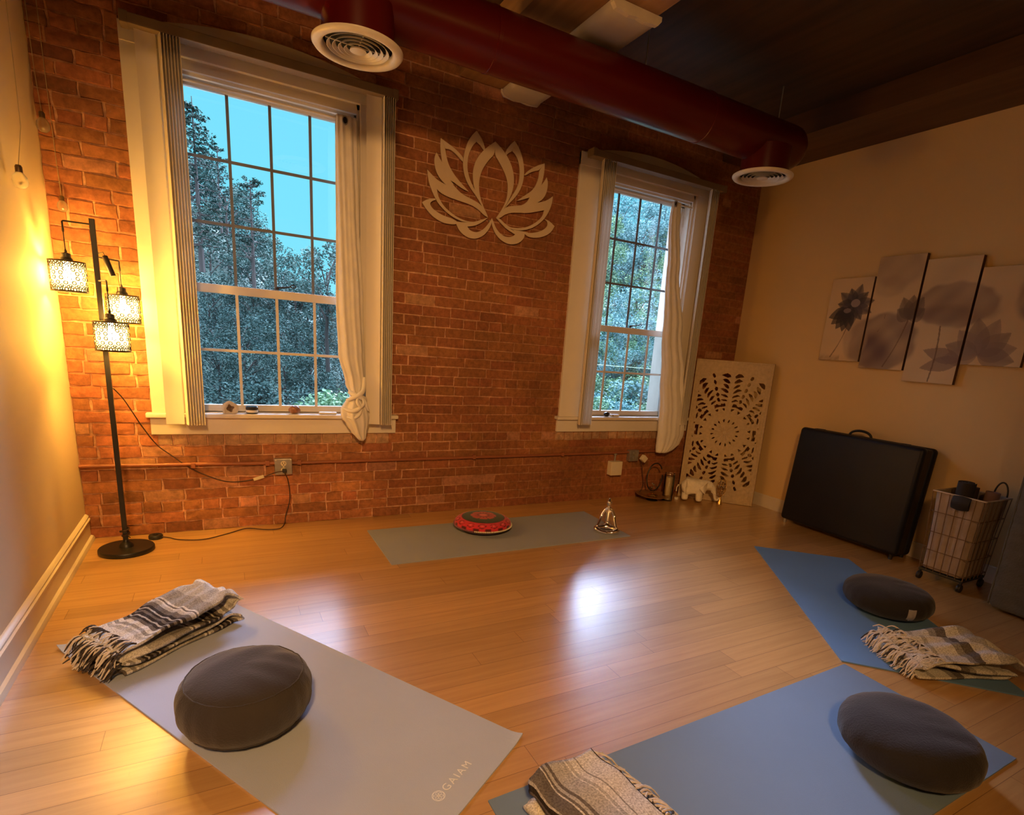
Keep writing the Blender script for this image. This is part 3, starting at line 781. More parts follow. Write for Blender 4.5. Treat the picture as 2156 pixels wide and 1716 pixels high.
# ------------------------------------------------------------------ lotus wall decoration (flat cut metal, 6 mm thick)
LOTUS = [[(-0.01,0.479),(-0.059,0.44),(-0.105,0.395),(-0.139,0.347),(-0.158,0.298),(-0.164,0.251),(-0.159,0.201),(-0.144,0.152),(-0.12,0.105),(-0.09,0.068),(-0.063,0.036),(-0.035,-0.002),(-0.074,0.061),(-0.095,0.099),(-0.108,0.138),(-0.116,0.183),(-0.114,0.225),(-0.104,0.268),(-0.082,0.313),(-0.048,0.361),(-0.01,0.4)],[(-0.01,0.479),(-0.01,0.4),(0.014,0.374),(0.041,0.344),(0.069,0.308),(0.091,0.27),(0.102,0.23),(0.104,0.188),(0.1,0.144),(0.083,0.098),(0.06,0.057),(0.025,0.004),(0.076,0.065),(0.093,0.095),(0.116,0.137),(0.136,0.183),(0.146,0.227),(0.148,0.27),(0.141,0.311),(0.123,0.355),(0.098,0.392),(0.067,0.426),(0.027,0.456)],[(-0.151,0.512),(-0.182,0.478),(-0.207,0.438),(-0.222,0.395),(-0.232,0.353),(-0.237,0.307),(-0.233,0.268),(-0.223,0.229),(-0.204,0.193),(-0.178,0.162),(-0.146,0.131),(-0.113,0.096),(-0.083,0.064),(-0.094,0.089),(-0.134,0.139),(-0.167,0.184),(-0.19,0.226),(-0.204,0.269),(-0.206,0.313),(-0.2,0.355),(-0.184,0.398),(-0.162,0.433),(-0.145,0.447)],[(-0.151,0.512),(-0.145,0.447),(-0.123,0.436),(-0.104,0.42),(-0.091,0.406),(-0.081,0.413),(-0.089,0.434),(-0.103,0.463),(-0.126,0.49)],[(0.134,0.514),(0.162,0.488),(0.188,0.452),(0.207,0.409),(0.219,0.364),(0.223,0.317),(0.218,0.273),(0.205,0.228),(0.182,0.186),(0.152,0.148),(0.115,0.109),(0.085,0.075),(0.108,0.119),(0.131,0.155),(0.161,0.204),(0.181,0.245),(0.189,0.289),(0.188,0.331),(0.181,0.372),(0.165,0.411),(0.143,0.437),(0.123,0.447)],[(0.134,0.514),(0.104,0.486),(0.081,0.455),(0.068,0.427),(0.077,0.414),(0.095,0.432),(0.123,0.447)],[(-0.396,0.413),(-0.353,0.396),(-0.312,0.38),(-0.277,0.361),(-0.246,0.34),(-0.237,0.327),(-0.238,0.307),(-0.251,0.314),(-0.281,0.338),(-0.311,0.354),(-0.335,0.362),(-0.363,0.359)],[(-0.396,0.413),(-0.398,0.381),(-0.394,0.334),(-0.382,0.275),(-0.401,0.298),(-0.421,0.325),(-0.434,0.298),(-0.435,0.262),(-0.425,0.224),(-0.408,0.193),(-0.385,0.17),(-0.358,0.15),(-0.346,0.146),(-0.32,0.15),(-0.297,0.159),(-0.32,0.179),(-0.292,0.171),(-0.262,0.156),(-0.225,0.142),(-0.186,0.134),(-0.217,0.157),(-0.251,0.182),(-0.288,0.212),(-0.315,0.241),(-0.337,0.272),(-0.35,0.304),(-0.359,0.336),(-0.363,0.359)],[(-0.48,0.212),(-0.451,0.19),(-0.413,0.165),(-0.378,0.154),(-0.346,0.146),(-0.33,0.178),(-0.32,0.179),(-0.303,0.158),(-0.272,0.134),(-0.236,0.112),(-0.193,0.1),(-0.15,0.089),(-0.118,0.079),(-0.086,0.064),(-0.057,0.037),(-0.035,-0.002),(-0.064,0.006),(-0.103,0.032),(-0.141,0.049),(-0.179,0.058),(-0.233,0.064),(-0.287,0.07),(-0.341,0.078),(-0.388,0.092),(-0.411,0.108),(-0.44,0.127)],[(-0.48,0.212),(-0.475,0.17),(-0.463,0.128),(-0.445,0.092),(-0.424,0.055),(-0.397,0.022),(-0.355,-0.011),(-0.307,-0.037),(-0.252,-0.055),(-0.203,-0.06),(-0.136,-0.047),(-0.185,-0.052),(-0.234,-0.045),(-0.283,-0.03),(-0.325,-0.009),(-0.362,0.016),(-0.392,0.051),(-0.407,0.083),(-0.411,0.108),(-0.441,0.147)],[(-0.264,-0.066),(-0.203,-0.061),(-0.136,-0.047),(-0.088,-0.026),(-0.035,-0.002),(-0.068,-0.032),(-0.105,-0.057),(-0.141,-0.074),(-0.187,-0.085),(-0.17,-0.104),(-0.139,-0.112),(-0.108,-0.109),(-0.071,-0.088),(-0.042,-0.057),(-0.021,-0.027),(-0.006,-0.001),(-0.008,-0.041),(-0.027,-0.081),(-0.057,-0.118),(-0.094,-0.143),(-0.131,-0.155),(-0.174,-0.155),(-0.218,-0.14),(-0.249,-0.114),(-0.269,-0.082)],[(-0.511,0.012),(-0.483,0.032),(-0.449,0.046),(-0.424,0.05),(-0.418,0.042),(-0.437,0.035),(-0.454,0.02),(-0.455,0.005),(-0.436,-0.015),(-0.401,-0.032),(-0.359,-0.045),(-0.312,-0.05),(-0.276,-0.06),(-0.26,-0.068),(-0.269,-0.084),(-0.31,-0.09),(-0.358,-0.089),(-0.405,-0.076),(-0.446,-0.055),(-0.481,-0.025)],[(-0.006,-0.001),(0.011,-0.032),(0.029,-0.062),(0.057,-0.087),(0.091,-0.104),(0.13,-0.106),(0.163,-0.096),(0.182,-0.079),(0.154,-0.07),(0.113,-0.054),(0.072,-0.028),(0.025,0.005),(0.065,-0.013),(0.105,-0.033),(0.146,-0.052),(0.194,-0.061),(0.255,-0.06),(0.26,-0.081),(0.239,-0.113),(0.206,-0.137),(0.16,-0.15),(0.113,-0.148),(0.066,-0.13),(0.028,-0.1),(0.003,-0.06),(-0.008,-0.03)],[(0.025,0.003),(0.049,0.033),(0.075,0.07),(0.103,0.089),(0.142,0.103),(0.194,0.112),(0.233,0.127),(0.265,0.155),(0.279,0.182),(0.205,0.15),(0.177,0.142),(0.216,0.171),(0.254,0.199),(0.292,0.228),(0.317,0.26),(0.334,0.301),(0.343,0.34),(0.341,0.37),(0.381,0.424),(0.383,0.381),(0.379,0.337),(0.367,0.28),(0.388,0.306),(0.406,0.338),(0.42,0.306),(0.417,0.256),(0.404,0.215),(0.379,0.183),(0.343,0.159),(0.393,0.175),(0.433,0.196),(0.47,0.225),(0.463,0.182),(0.449,0.14),(0.412,0.122),(0.344,0.1),(0.278,0.079),(0.211,0.07),(0.145,0.06),(0.094,0.041),(0.054,0.007)],[(0.47,0.225),(0.469,0.188),(0.456,0.141),(0.433,0.092),(0.404,0.054),(0.366,0.017),(0.32,-0.013),(0.266,-0.036),(0.213,-0.047),(0.153,-0.048),(0.112,-0.038),(0.185,-0.037),(0.245,-0.025),(0.298,-0.003),(0.344,0.027),(0.383,0.062),(0.401,0.093),(0.405,0.121)],[(0.381,0.424),(0.332,0.403),(0.28,0.371),(0.243,0.342),(0.223,0.317),(0.235,0.316),(0.269,0.342),(0.308,0.361),(0.341,0.37)],[(0.025,0.005),(0.054,0.007),(0.091,-0.019),(0.139,-0.038),(0.186,-0.04),(0.146,-0.052),(0.105,-0.033),(0.065,-0.013)],[(0.411,0.063),(0.454,0.056),(0.503,0.027),(0.482,-0.013),(0.442,-0.045),(0.387,-0.069),(0.325,-0.08),(0.277,-0.076),(0.255,-0.057),(0.316,-0.049),(0.37,-0.033),(0.417,-0.009),(0.443,0.02),(0.443,0.043),(0.425,0.057)],[(0.153,-0.05),(0.22,-0.048),(0.288,-0.05),(0.262,-0.07),(0.194,-0.061)]]
M_lotus = mat('pale_champagne_metal', (.66, .52, .36), .5, metal=.0, noise=(12, .04))
def smooth_poly(p, it=2):
    # round the traced outline, keeping sharp tips
    for _ in range(it):
        q = []; n = len(p)
        for i in range(n):
            a, c, e = Vector(p[i-1]), Vector(p[i]), Vector(p[(i+1) % n])
            d1 = (c-a); d2 = (e-c)
            if d1.length < 1e-6 or d2.length < 1e-6: continue
            if d1.normalized().dot(d2.normalized()) < .55: q.append(tuple(c))
            else: q += [tuple(c*.75+a*.25), tuple(c*.75+e*.25)]
        p = q
    return p
m = MB()
for i, p in enumerate(LOTUS): m.prism(smooth_poly(p), -.006-.00035*(i % 7), 0, 'y')
lotus = m.build('lotus_wall_art', M_lotus, loc=(2.45, -.016, 2.13))
tag(lotus, 'cut-out lotus flower decoration mounted on the brick between the windows', 'wall art')
q = MB()
for x, z in ((-.12, .25), (.13, .22), (-.02, -.02)): q.tube([(x, 0, z), (x, .014, z)], .006, 8)
q.build('mounting_pin', M_steel, lotus)

# ------------------------------------------------------------------ yoga mats
def quad_mat(name, P, col, label, t=.006, curl=0):
    A_, B_, C_, D_ = [Vector((x, y, 0)) for x, y in P]
    c = (A_+B_+C_+D_)/4; c.z = 0
    root = empty(name, c); tag(root, label, 'yoga mat', 'yoga mats laid on the floor')
    mm = mat('foam_'+label.split()[0]+'_mat', col, .82, noise=(3, .04), bump=(350, .12))
    m = MB(); nu, nv = 40, 80
    def P3(u, v): return (A_*(1-u)*(1-v)+B_*u*(1-v)+C_*u*v+D_*(1-u)*v) - c
    top = lambda u, v: P3(u, v)+Vector((0, 0, t+curl*max(0, (abs(u-.5)*2-.8)/.2)**2*max(0, (abs(v-.5)*2-.93)/.07)**2*.02))
    m.grid(nu, nv, lambda u, v: tuple(top(u, v)))
    m.grid(nu, nv, lambda u, v: tuple(top(u, v)-Vector((0, 0, t-.0006))))
    for (f) in (lambda s, k: top(0, s)-Vector((0, 0, (t-.0006)*k)), lambda s, k: top(1, s)-Vector((0, 0, (t-.0006)*k)),
                lambda s, k: top(s, 0)-Vector((0, 0, (t-.0006)*k)), lambda s, k: top(s, 1)-Vector((0, 0, (t-.0006)*k))):
        m.grid(nv, 2, lambda s, k, f=f: tuple(f(s, k)))
    m.build('foam_sheet', mm, root)
    return root
mL = quad_mat('yoga_mat', [(.112, -1.342), (.700, -1.118), (1.552, -2.511), (1.010, -2.880)], (.45, .52, .70), 'grey-blue yoga mat with a white logo, nearest the left wall', curl=.6)
quad_mat('yoga_mat', [(1.53, -.925), (1.53, -.305), (3.27, -.315), (3.26, -.935)], (.33, .36, .42), 'slate yoga mat lying parallel to the brick wall under the red cushion')
quad_mat('yoga_mat', [(4.505, -1.80), (4.031, -1.390), (3.120, -2.640), (3.640, -3.150)], (.13, .27, .52), 'bright blue yoga mat running from beside the black case towards the right foreground')
quad_mat('yoga_mat', [(1.335, -3.32), (1.335, -2.712), (3.105, -2.662), (3.100, -3.30)], (.17, .26, .40), 'deep blue-grey yoga mat across the bottom right foreground')
# printed logo and lettering on the left mat
M_print = mat('white_print', (.82, .86, .95), .7, noise=(40, .05))
cL = mL.location.copy()
d_end = Vector((1.010-1.552, -2.880+2.511, 0)).normalized()   # along the short end
logo_c = Vector((1.211, -2.640, .0072)) - cL
ang = atan2(-d_end.y, -d_end.x)
cu = bpy.data.curves.new('mat_lettering', 'FONT'); cu.body = 'GAIAM'; cu.size = .036; cu.extrude = .0002; cu.space_character = 1.28
cu.materials.append(M_print)
to = bpy.data.objects.new('mat_lettering', cu); COL.objects.link(to); to.parent = mL
Xd = Vector((cos(ang), sin(ang), 0))
tm = to
to.location = logo_c + Xd*.026 - Vector((-sin(ang), cos(ang), 0))*.012; to.rotation_euler.z = ang
m = MB()
def flat_ring(mb, c, r0, r1, n=28):
    vs = []; fs = []
    for i in range(n):
        a = 2*pi*i/n; vs += [(c[0]+r0*cos(a), c[1]+r0*sin(a), c[2]), (c[0]+r1*cos(a), c[1]+r1*sin(a), c[2])]
    for i in range(n):
        j = (i+1) % n; fs.append((2*i, 2*j, 2*j+1, 2*i+1))
    mb.add(vs, fs)
flat_ring(m, logo_c, .0175, .0195)
for i in range(6):
    a = i*pi/3+.2; flat_ring(m, logo_c+Vector((.0085*cos(a), .0085*sin(a), .0001)), .0076, .0090, 18)
flat_ring(m, logo_c, .0035, .005, 12)
m.build('mat_logo', M_print, mL, fix=False)
bpy.context.view_layer.update()
me_ = bpy.data.meshes.new_from_object(to.evaluated_get(bpy.context.evaluated_depsgraph_get()))
lo, ro = to.location.copy(), to.rotation_euler.copy()
bpy.data.objects.remove(to); to = bpy.data.objects.new('mat_lettering', me_); COL.objects.link(to); to.parent = mL; to.location = lo; to.rotation_euler = ro
if not me_.materials: me_.materials.append(M_print)

# ------------------------------------------------------------------ round meditation cushions
def sstep_(a, b_, x):
    t = max(0, min(1, (x-a)/(b_-a))); return t*t*(3-2*t)
def zafu(name, x, y, r, h, mt, label, z=.006, wrinkle=1.0, tilt=0, seed=1, tagpos=None, piping=True):
    root = empty(name, (x, y, z)); tag(root, label, 'meditation cushion')
    rnd = random.Random(seed); ph = [rnd.random()*6 for _ in range(8)]
    m = MB(); nu, nv = 96, 40
    def fn(u, v):
        a = 2*pi*u; t = -pi/2+pi*v
        c = abs(cos(t))**.70; s_ = (1 if sin(t) > 0 else -1)*abs(sin(t))**.80
        rr = r*c; zz = h/2+s_*h/2
        side = cos(t)**2
        rr *= 1+wrinkle*side*(.005*sin(22*a+ph[0])+.003*sin(37*a+ph[1]))
        # broad creases over the top
        X, Y = rr*cos(a), rr*sin(a)
        top = max(0, sin(t))
        zz += wrinkle*top*(.0016*sin(30*X+6*sin(9*Y+ph[2])+ph[3])+.0013*sin(70*Y+9*X+4*sin(11*X)+ph[4])*sstep_(-.1, .9, cos(a+.6)))*min(1, rr/(.4*r)+.15)
        zz += tilt*X*top
        return (X, Y, max(.0, zz))
    m.grid(nu, nv, fn, wrap=True)
    m.build('cushion_body', mt, root, smooth=True, sharp=False)
    if piping:
        for sgn in (1, -1):
            m = MB(); t = sgn*.62; pts = []
            for i in range(73):
                q = fn((i % 72)/72, (t+pi/2)/pi); k = 1.004; pts.append((q[0]*k, q[1]*k, q[2]+.001*sgn))
            m.tube(pts, .0022, 6, cap=False); m.build('piping', mt, root, smooth=True)
    return root, fn
zafu('meditation_cushion', .745, -2.095, .198, .222, mat('brown_grey_cotton', (.036, .030, .029), .88, sheen=.2, noise=(7, .12), bump=(170, .25)),
     'plump charcoal meditation cushion on the left mat, beside the striped blanket', wrinkle=1.6, seed=4)
r_, f_ = zafu('meditation_cushion', 3.889, -2.395, .218, .165, M_cloth_dark, 'black meditation cushion with a pale label on the far right blue mat', seed=5, piping=False)
def strip_on(root, fn, a0, w_, v0, v1, mt, name):
    m = MB(); m.grid(3, 14, lambda u, v: tuple(Vector(fn((a0+w_*(u-.5)) % 1.0, v0+(v1-v0)*v))*1.006+Vector((0, 0, .001)))); return m.build(name, mt, root)
M_label = mat('grey_woven_label', (.36, .33, .31), .8, noise=(80, .1))
strip_on(r_, f_, .665, .030, .30, .56, M_label, 'side_label')
zafu('meditation_cushion', 2.700, -3.128, .212, .165, M_cloth_dark, 'black meditation cushion at bottom right on the foreground mat', seed=9, piping=False)

# floor cushion with mandala print and pompon trim
def red_cushion():
    root = empty('floor_cushion', (2.285, -.500, .006)); tag(root, 'round red mandala floor cushion with green centre and pompon trim', 'floor cushion')
    m = MB(); nu, nv = 120, 60; r, h = .198, .108
    def fn(u, v):
        a = 2*pi*u; t = -pi/2+pi*v
        c = abs(cos(t))**.75; s_ = (1 if sin(t) > 0 else -1)*abs(sin(t))**.85
        return (r*c*cos(a), r*c*sin(a), h*.48+s_*h*.50*(1 if s_ > 0 else .96))
    m.grid(nu, nv, fn, wrap=True)
    mm = mat('mandala_print_cotton', (1, 1, 1), .85, sheen=.2, attr='paint', bump=(200, .2))
    o = m.build('cushion_body', mm, root, smooth=True, sharp=False)
    ca = o.data.color_attributes.new('paint', 'FLOAT_COLOR', 'POINT'); buf = []
    for v in o.data.vertices:
        X, Y, Z = v.co; R = hypot(X, Y)/r; a = atan2(Y, X)
        red = (.62, .025, .045); dk = (.10, .006, .012); gr = (.022, .055, .035); pk = (.75, .16, .16); wine = (.22, .008, .02)
        if Z < h*.40: c = (.06, .008, .012)
        elif R < .14: c = pk
        elif R < .22: c = wine
        elif R < .40+.05*abs(sin(4*a)): c = (.55, .06, .05) if (R > .36 or abs(sin(8*a)) > .5) else (.25, .01, .02)
        elif R < .73:
            c = gr if (sin(9*a+10*R)*sin(34*R) > -.3) else (.035, .028, .018)
        elif R < .755: c = dk
        else:
            q = ((a*14/(2*pi)) % 1)-.5; e = ((R-.90)/.075)**2+(q/.30)**2
            c = pk if e < .12 else (red if e < .75 else (dk if e < 1.15 else red))
            if Z < h*.62 and abs(q) > .28: c = dk
        buf += [*c, 1]
    ca.data.foreach_set('color', buf)
    M_pom = mat('cream_pompon', (.78, .70, .52), .95, noise=(60, .15)); M_pom2 = mat('mauve_pompon', (.28, .10, .13), .95, noise=(60, .15))
    for mm_, lo, hi in ((M_pom, -2.25, .35), (M_pom2, -4.4, -2.25)):
        m = MB(); n = int((hi-lo)/.058)
        for i in range(n):
            a = lo+(hi-lo)*i/n; m.ball(((r+.003)*cos(a), (r+.003)*sin(a), h*.42), .0058, 6, 4)
        m.build('pompon_trim', mm_, root, smooth=True)
red_cushion()

# ------------------------------------------------------------------ folded striped blankets
def stripe_mat(name, stops, scale_noise=60):
    m = bpy.data.materials.new(name); m.use_nodes = True; n = m.node_tree; b = n.nodes['Principled BSDF']
    uv = n.nodes.new('ShaderNodeUVMap'); sp_ = n.nodes.new('ShaderNodeSeparateXYZ'); n.links.new(uv.outputs[0], sp_.inputs[0])
    t = n.nodes.new('ShaderNodeTexCoord'); nz = n.nodes.new('ShaderNodeTexNoise'); nz.inputs['Scale'].default_value = scale_noise; nz.inputs['Detail'].default_value = 3
    n.links.new(t.outputs['Object'], nz.inputs['Vector'])
    ma = n.nodes.new('ShaderNodeMath'); ma.operation = 'MULTIPLY_ADD'; ma.inputs[1].default_value = .012; n.links.new(nz.outputs['Fac'], ma.inputs[0]); n.links.new(sp_.outputs[0], ma.inputs[2])
    fr = n.nodes.new('ShaderNodeMath'); fr.operation = 'FRACT'; n.links.new(ma.outputs[0], fr.inputs[0])
    rp = n.nodes.new('ShaderNodeValToRGB'); rp.color_ramp.interpolation = 'CONSTANT'
    el = rp.color_ramp.elements
    el[0].position = 0; el[0].color = (*stops[0][1], 1); el[1].position = stops[1][0]; el[1].color = (*stops[1][1], 1)
    for p_, c_ in stops[2:]: e = el.new(p_); e.color = (*c_, 1)
    n.links.new(fr.outputs[0], rp.inputs[0])
    wv = n.nodes.new('ShaderNodeTexNoise'); wv.inputs['Scale'].default_value = 190; wv.inputs['Detail'].default_value = 4; n.links.new(t.outputs['Object'], wv.inputs['Vector'])
    mr = n.nodes.new('ShaderNodeMapRange'); mr.inputs['From Min'].default_value = .3; mr.inputs['From Max'].default_value = .7; mr.inputs['To Min'].default_value = .6; mr.inputs['To Max'].default_value = 1.35
    n.links.new(wv.outputs['Fac'], mr.inputs['Value'])
    mx = n.nodes.new('ShaderNodeMix'); mx.data_type = 'RGBA'; mx.blend_type = 'MULTIPLY'; mx.inputs[0].default_value = 1
    n.links.new(rp.outputs[0], mx.inputs[6]); n.links.new(mr.outputs[0], mx.inputs[7]); n.links.new(mx.outputs[2], b.inputs['Base Color'])
    b.inputs['Roughness'].default_value = .95; b.inputs['Specular IOR Level'].default_value = .15
    bp = n.nodes.new('ShaderNodeBump'); bp.inputs['Strength'].default_value = .7; bp.inputs['Distance'].default_value = .004
    n.links.new(wv.outputs['Fac'], bp.inputs['Height']); n.links.new(bp.outputs[0], b.inputs['Normal'])
    return m
K = (.035, .028, .026); W_ = (.66, .65, .64); G1 = (.30, .29, .28); G2 = (.15, .135, .13); G3 = (.44, .43, .42)
ST1 = [(0, W_), (.20, G3), (.24, W_), (.26, G1), (.29, W_), (.33, G2), (.36, K), (.385, G3), (.40, K), (.43, G2), (.455, K), (.48, G3), (.495, K), (.52, G2), (.57, G3), (.60, W_), (.615, G2), (.63, W_), (.65, G1), (.80, G3)]
ST2 = [(0, K), (.014, W_), (.22, G1), (.235, W_), (.30, G3), (.33, W_), (.345, G3), (.50, G2), (.53, G3), (.56, G2), (.585, W_), (.60, G2), (.72, G3), (.735, K), (.76, G2), (.78, K), (.82, G2), (.85, K), (.88, G1)]
ST3 = [(0, W_), (.25, G3), (.40, W_), (.52, G2), (.60, G1), (.66, W_), (.82, G3), (.86, W_)]
M_bl3 = stripe_mat('pale_rumpled_wool', ST3)
M_bl1 = stripe_mat('grey_black_striped_wool', ST1); M_bl2 = stripe_mat('cream_grey_striped_wool', ST2)
def blanket(loc, rz, path, width, mt, label, fringe_s, per=.5, thick=.010, amp=.006, seed=2, fringes=(0.0,), fl=.055, uoff=0, dark=.5):
    """path: (s, z) centre line of the folded cloth seen from the side; extruded sideways by width."""
    root = empty('folded_blanket', loc, rz); tag(root, label, 'blanket')
    rnd = random.Random(seed)
    P = [Vector((p[0], p[1])) for p in path]; out = []
    for i in range(len(P)-1):
        for k in range(7):
            t = k/7; p0 = P[max(i-1, 0)]; p1 = P[i]; p2 = P[i+1]; p3 = P[min(i+2, len(P)-1)]
            out.append(.5*((2*p1)+(-p0+p2)*t+(2*p0-5*p1+4*p2-p3)*t*t+(-p0+3*p1-3*p2+p3)*t**3))
    out.append(P[-1]); n = len(out)
    ln = [0]
    for i in range(1, n): ln.append(ln[-1]+(out[i]-out[i-1]).length)
    nrm = []
    for i in range(n):
        t = (out[min(i+1, n-1)]-out[max(i-1, 0)]).normalized(); nrm.append(Vector((-t.y, t.x)))
    nw = 46; vs = []; us = []
    def pos(i, k, side):
        wv = amp*(sin(i*.31+k*.21+seed)+.6*sin(k*.53+i*.11+seed*2))*min(1, out[i].y/.05)
        q = out[i]+nrm[i]*side*thick/2
        wob = .010*sin(i*.23+seed)+.006*sin(i*.61)
        y = (k/(nw-1)-.5)*(width)+(wob if k in (0, nw-1) else wob*(abs(2*k/(nw-1)-1)))*(1 if k > nw/2 else -1)
        return (q.x+.004*sin(k*.4+i*.05), y, max(.0005, q.y+wv))
    m = MB(); uvs = {}
    ids = [[[None]*nw for _ in range(n)] for _ in range(2)]
    for s_i, side in enumerate((1, -1)):
        for i in range(n):
            for k in range(nw): ids[s_i][i][k] = len(m.v); m.v.append(pos(i, k, side)); us.append(ln[i])
    for i in range(n-1):
        for k in range(nw-1):
            m.f.append((ids[0][i][k], ids[0][i+1][k], ids[0][i+1][k+1], ids[0][i][k+1]))
            m.f.append((ids[1][i][k+1], ids[1][i+1][k+1], ids[1][i+1][k], ids[1][i][k]))
        m.f.append((ids[0][i][0], ids[1][i][0], ids[1][i+1][0], ids[0][i+1][0]))
        m.f.append((ids[0][i+1][nw-1], ids[1][i+1][nw-1], ids[1][i][nw-1], ids[0][i][nw-1]))
    for k in range(nw-1):
        m.f.append((ids[0][0][k], ids[0][0][k+1], ids[1][0][k+1], ids[1][0][k]))
        m.f.append((ids[0][n-1][k+1], ids[0][n-1][k], ids[1][n-1][k], ids[1][n-1][k+1]))
    o = m.build('folded_cloth', mt, root, smooth=True, fix=False, sharp=False)
    ul = o.data.uv_layers.new(name='UVMap')
    for lp in o.data.loops: ul.data[lp.index].uv = ((ln[-1]-us[lp.vertex_index]+uoff)/per, 0)
    bm = bmesh.new(); bm.from_mesh(o.data); bmesh.ops.recalc_face_normals(bm, faces=bm.faces); bm.to_mesh(o.data); bm.free()
    # twisted yarn fringe
    mats = [mat('cream_yarn', (.70, .65, .60), .95, noise=(70, .2)), mat('black_yarn', (.05, .04, .035), .95, noise=(70, .2))]
    for w_i, mt_ in enumerate(mats):
        f = MB()
        for (s0, z0, dirx, cnt, zt) in fringe_s:
            for q in range(cnt):
                if (rnd.random() < dark) != (w_i == 1): continue
                y = (q+rnd.random())/cnt*width-width/2
                L = fl*(.6+.7*rnd.random()); a = rnd.uniform(-.5, .5); cl = rnd.uniform(-.012, .012)
                pts = []
                for k in range(6):
                    t = k/5; zz = z0+(zt-z0)*t**1.3+.012*sin(pi*t)
                    pts.append((s0+dirx*L*t*cos(a), y+L*t*sin(a)+cl*sin(3*t), max(.003, zz+rnd.uniform(-.002, .002))))
                f.tube(pts, [.0034, .0036, .0034, .003, .003, .0018], 5)
        if f.v: tag(f.build('yarn_fringe', mt_, root, smooth=True), kind='stuff')
    return root
# left blanket: fringe end towards the left wall, fold towards the lamp
path = [(.0, .012), (.20, .012), (.40, .013), (.475, .016), (.485, .028), (.47, .038), (.40, .040), (.20, .040), (.03, .040), (.012, .048), (.03, .056), (.20, .060), (.36, .066),
        (.43, .072), (.475, .088), (.492, .112), (.478, .136), (.445, .146), (.40, .142), (.30, .126), (.20, .112), (.08, .098), (.0, .090)]
bL = blanket((.285, -1.560, .006), radians(37), path, .245, M_bl1, 'grey, black and white striped blanket folded at the head of the left mat', 
        [(.004, .090, -1, 46, .055), (.004, .050, -1, 40, .018), (.004, .014, -1, 40, .004), (.06, .102, -1, 26, .100)], per=.46, uoff=.0, seed=2, dark=.55)
path = [(.0, .012), (.12, .012), (.215, .014), (.24, .026), (.225, .040), (.12, .042), (.03, .044), (.015, .054), (.04, .064), (.12, .068), (.205, .070), (.236, .080), (.238, .098), (.215, .108), (.12, .108), (.0, .100)]
bF = blanket((1.690, -3.000, .006), radians(190), path, .50, M_bl2, 'cream and grey striped folded blanket at the bottom edge in the middle foreground',
        [(.002, .100, -1, 40, .012), (.002, .012, -1, 34, .008), (.0, .050, -1, 30, .010)], per=.33, seed=5, dark=.12, fl=.095)
path = [(.0, .012), (.25, .013), (.43, .016), (.445, .030), (.42, .042), (.20, .044), (.03, .046), (.015, .058), (.05, .068), (.22, .080), (.34, .098), (.43, .096), (.50, .060), (.56, .030)]
blanket((3.360, -2.730, .006), radians(-25), path, .30, M_bl3, 'rumpled pale blanket with knotted white fringe on the far right blue mat',
        [(.004, .068, -1, 46, .020), (.004, .014, -1, 46, .004), (.07, .078, -1, 46, .075), (.12, .082, -1, 24, .085)], per=.5, seed=8, amp=.012, dark=.15)

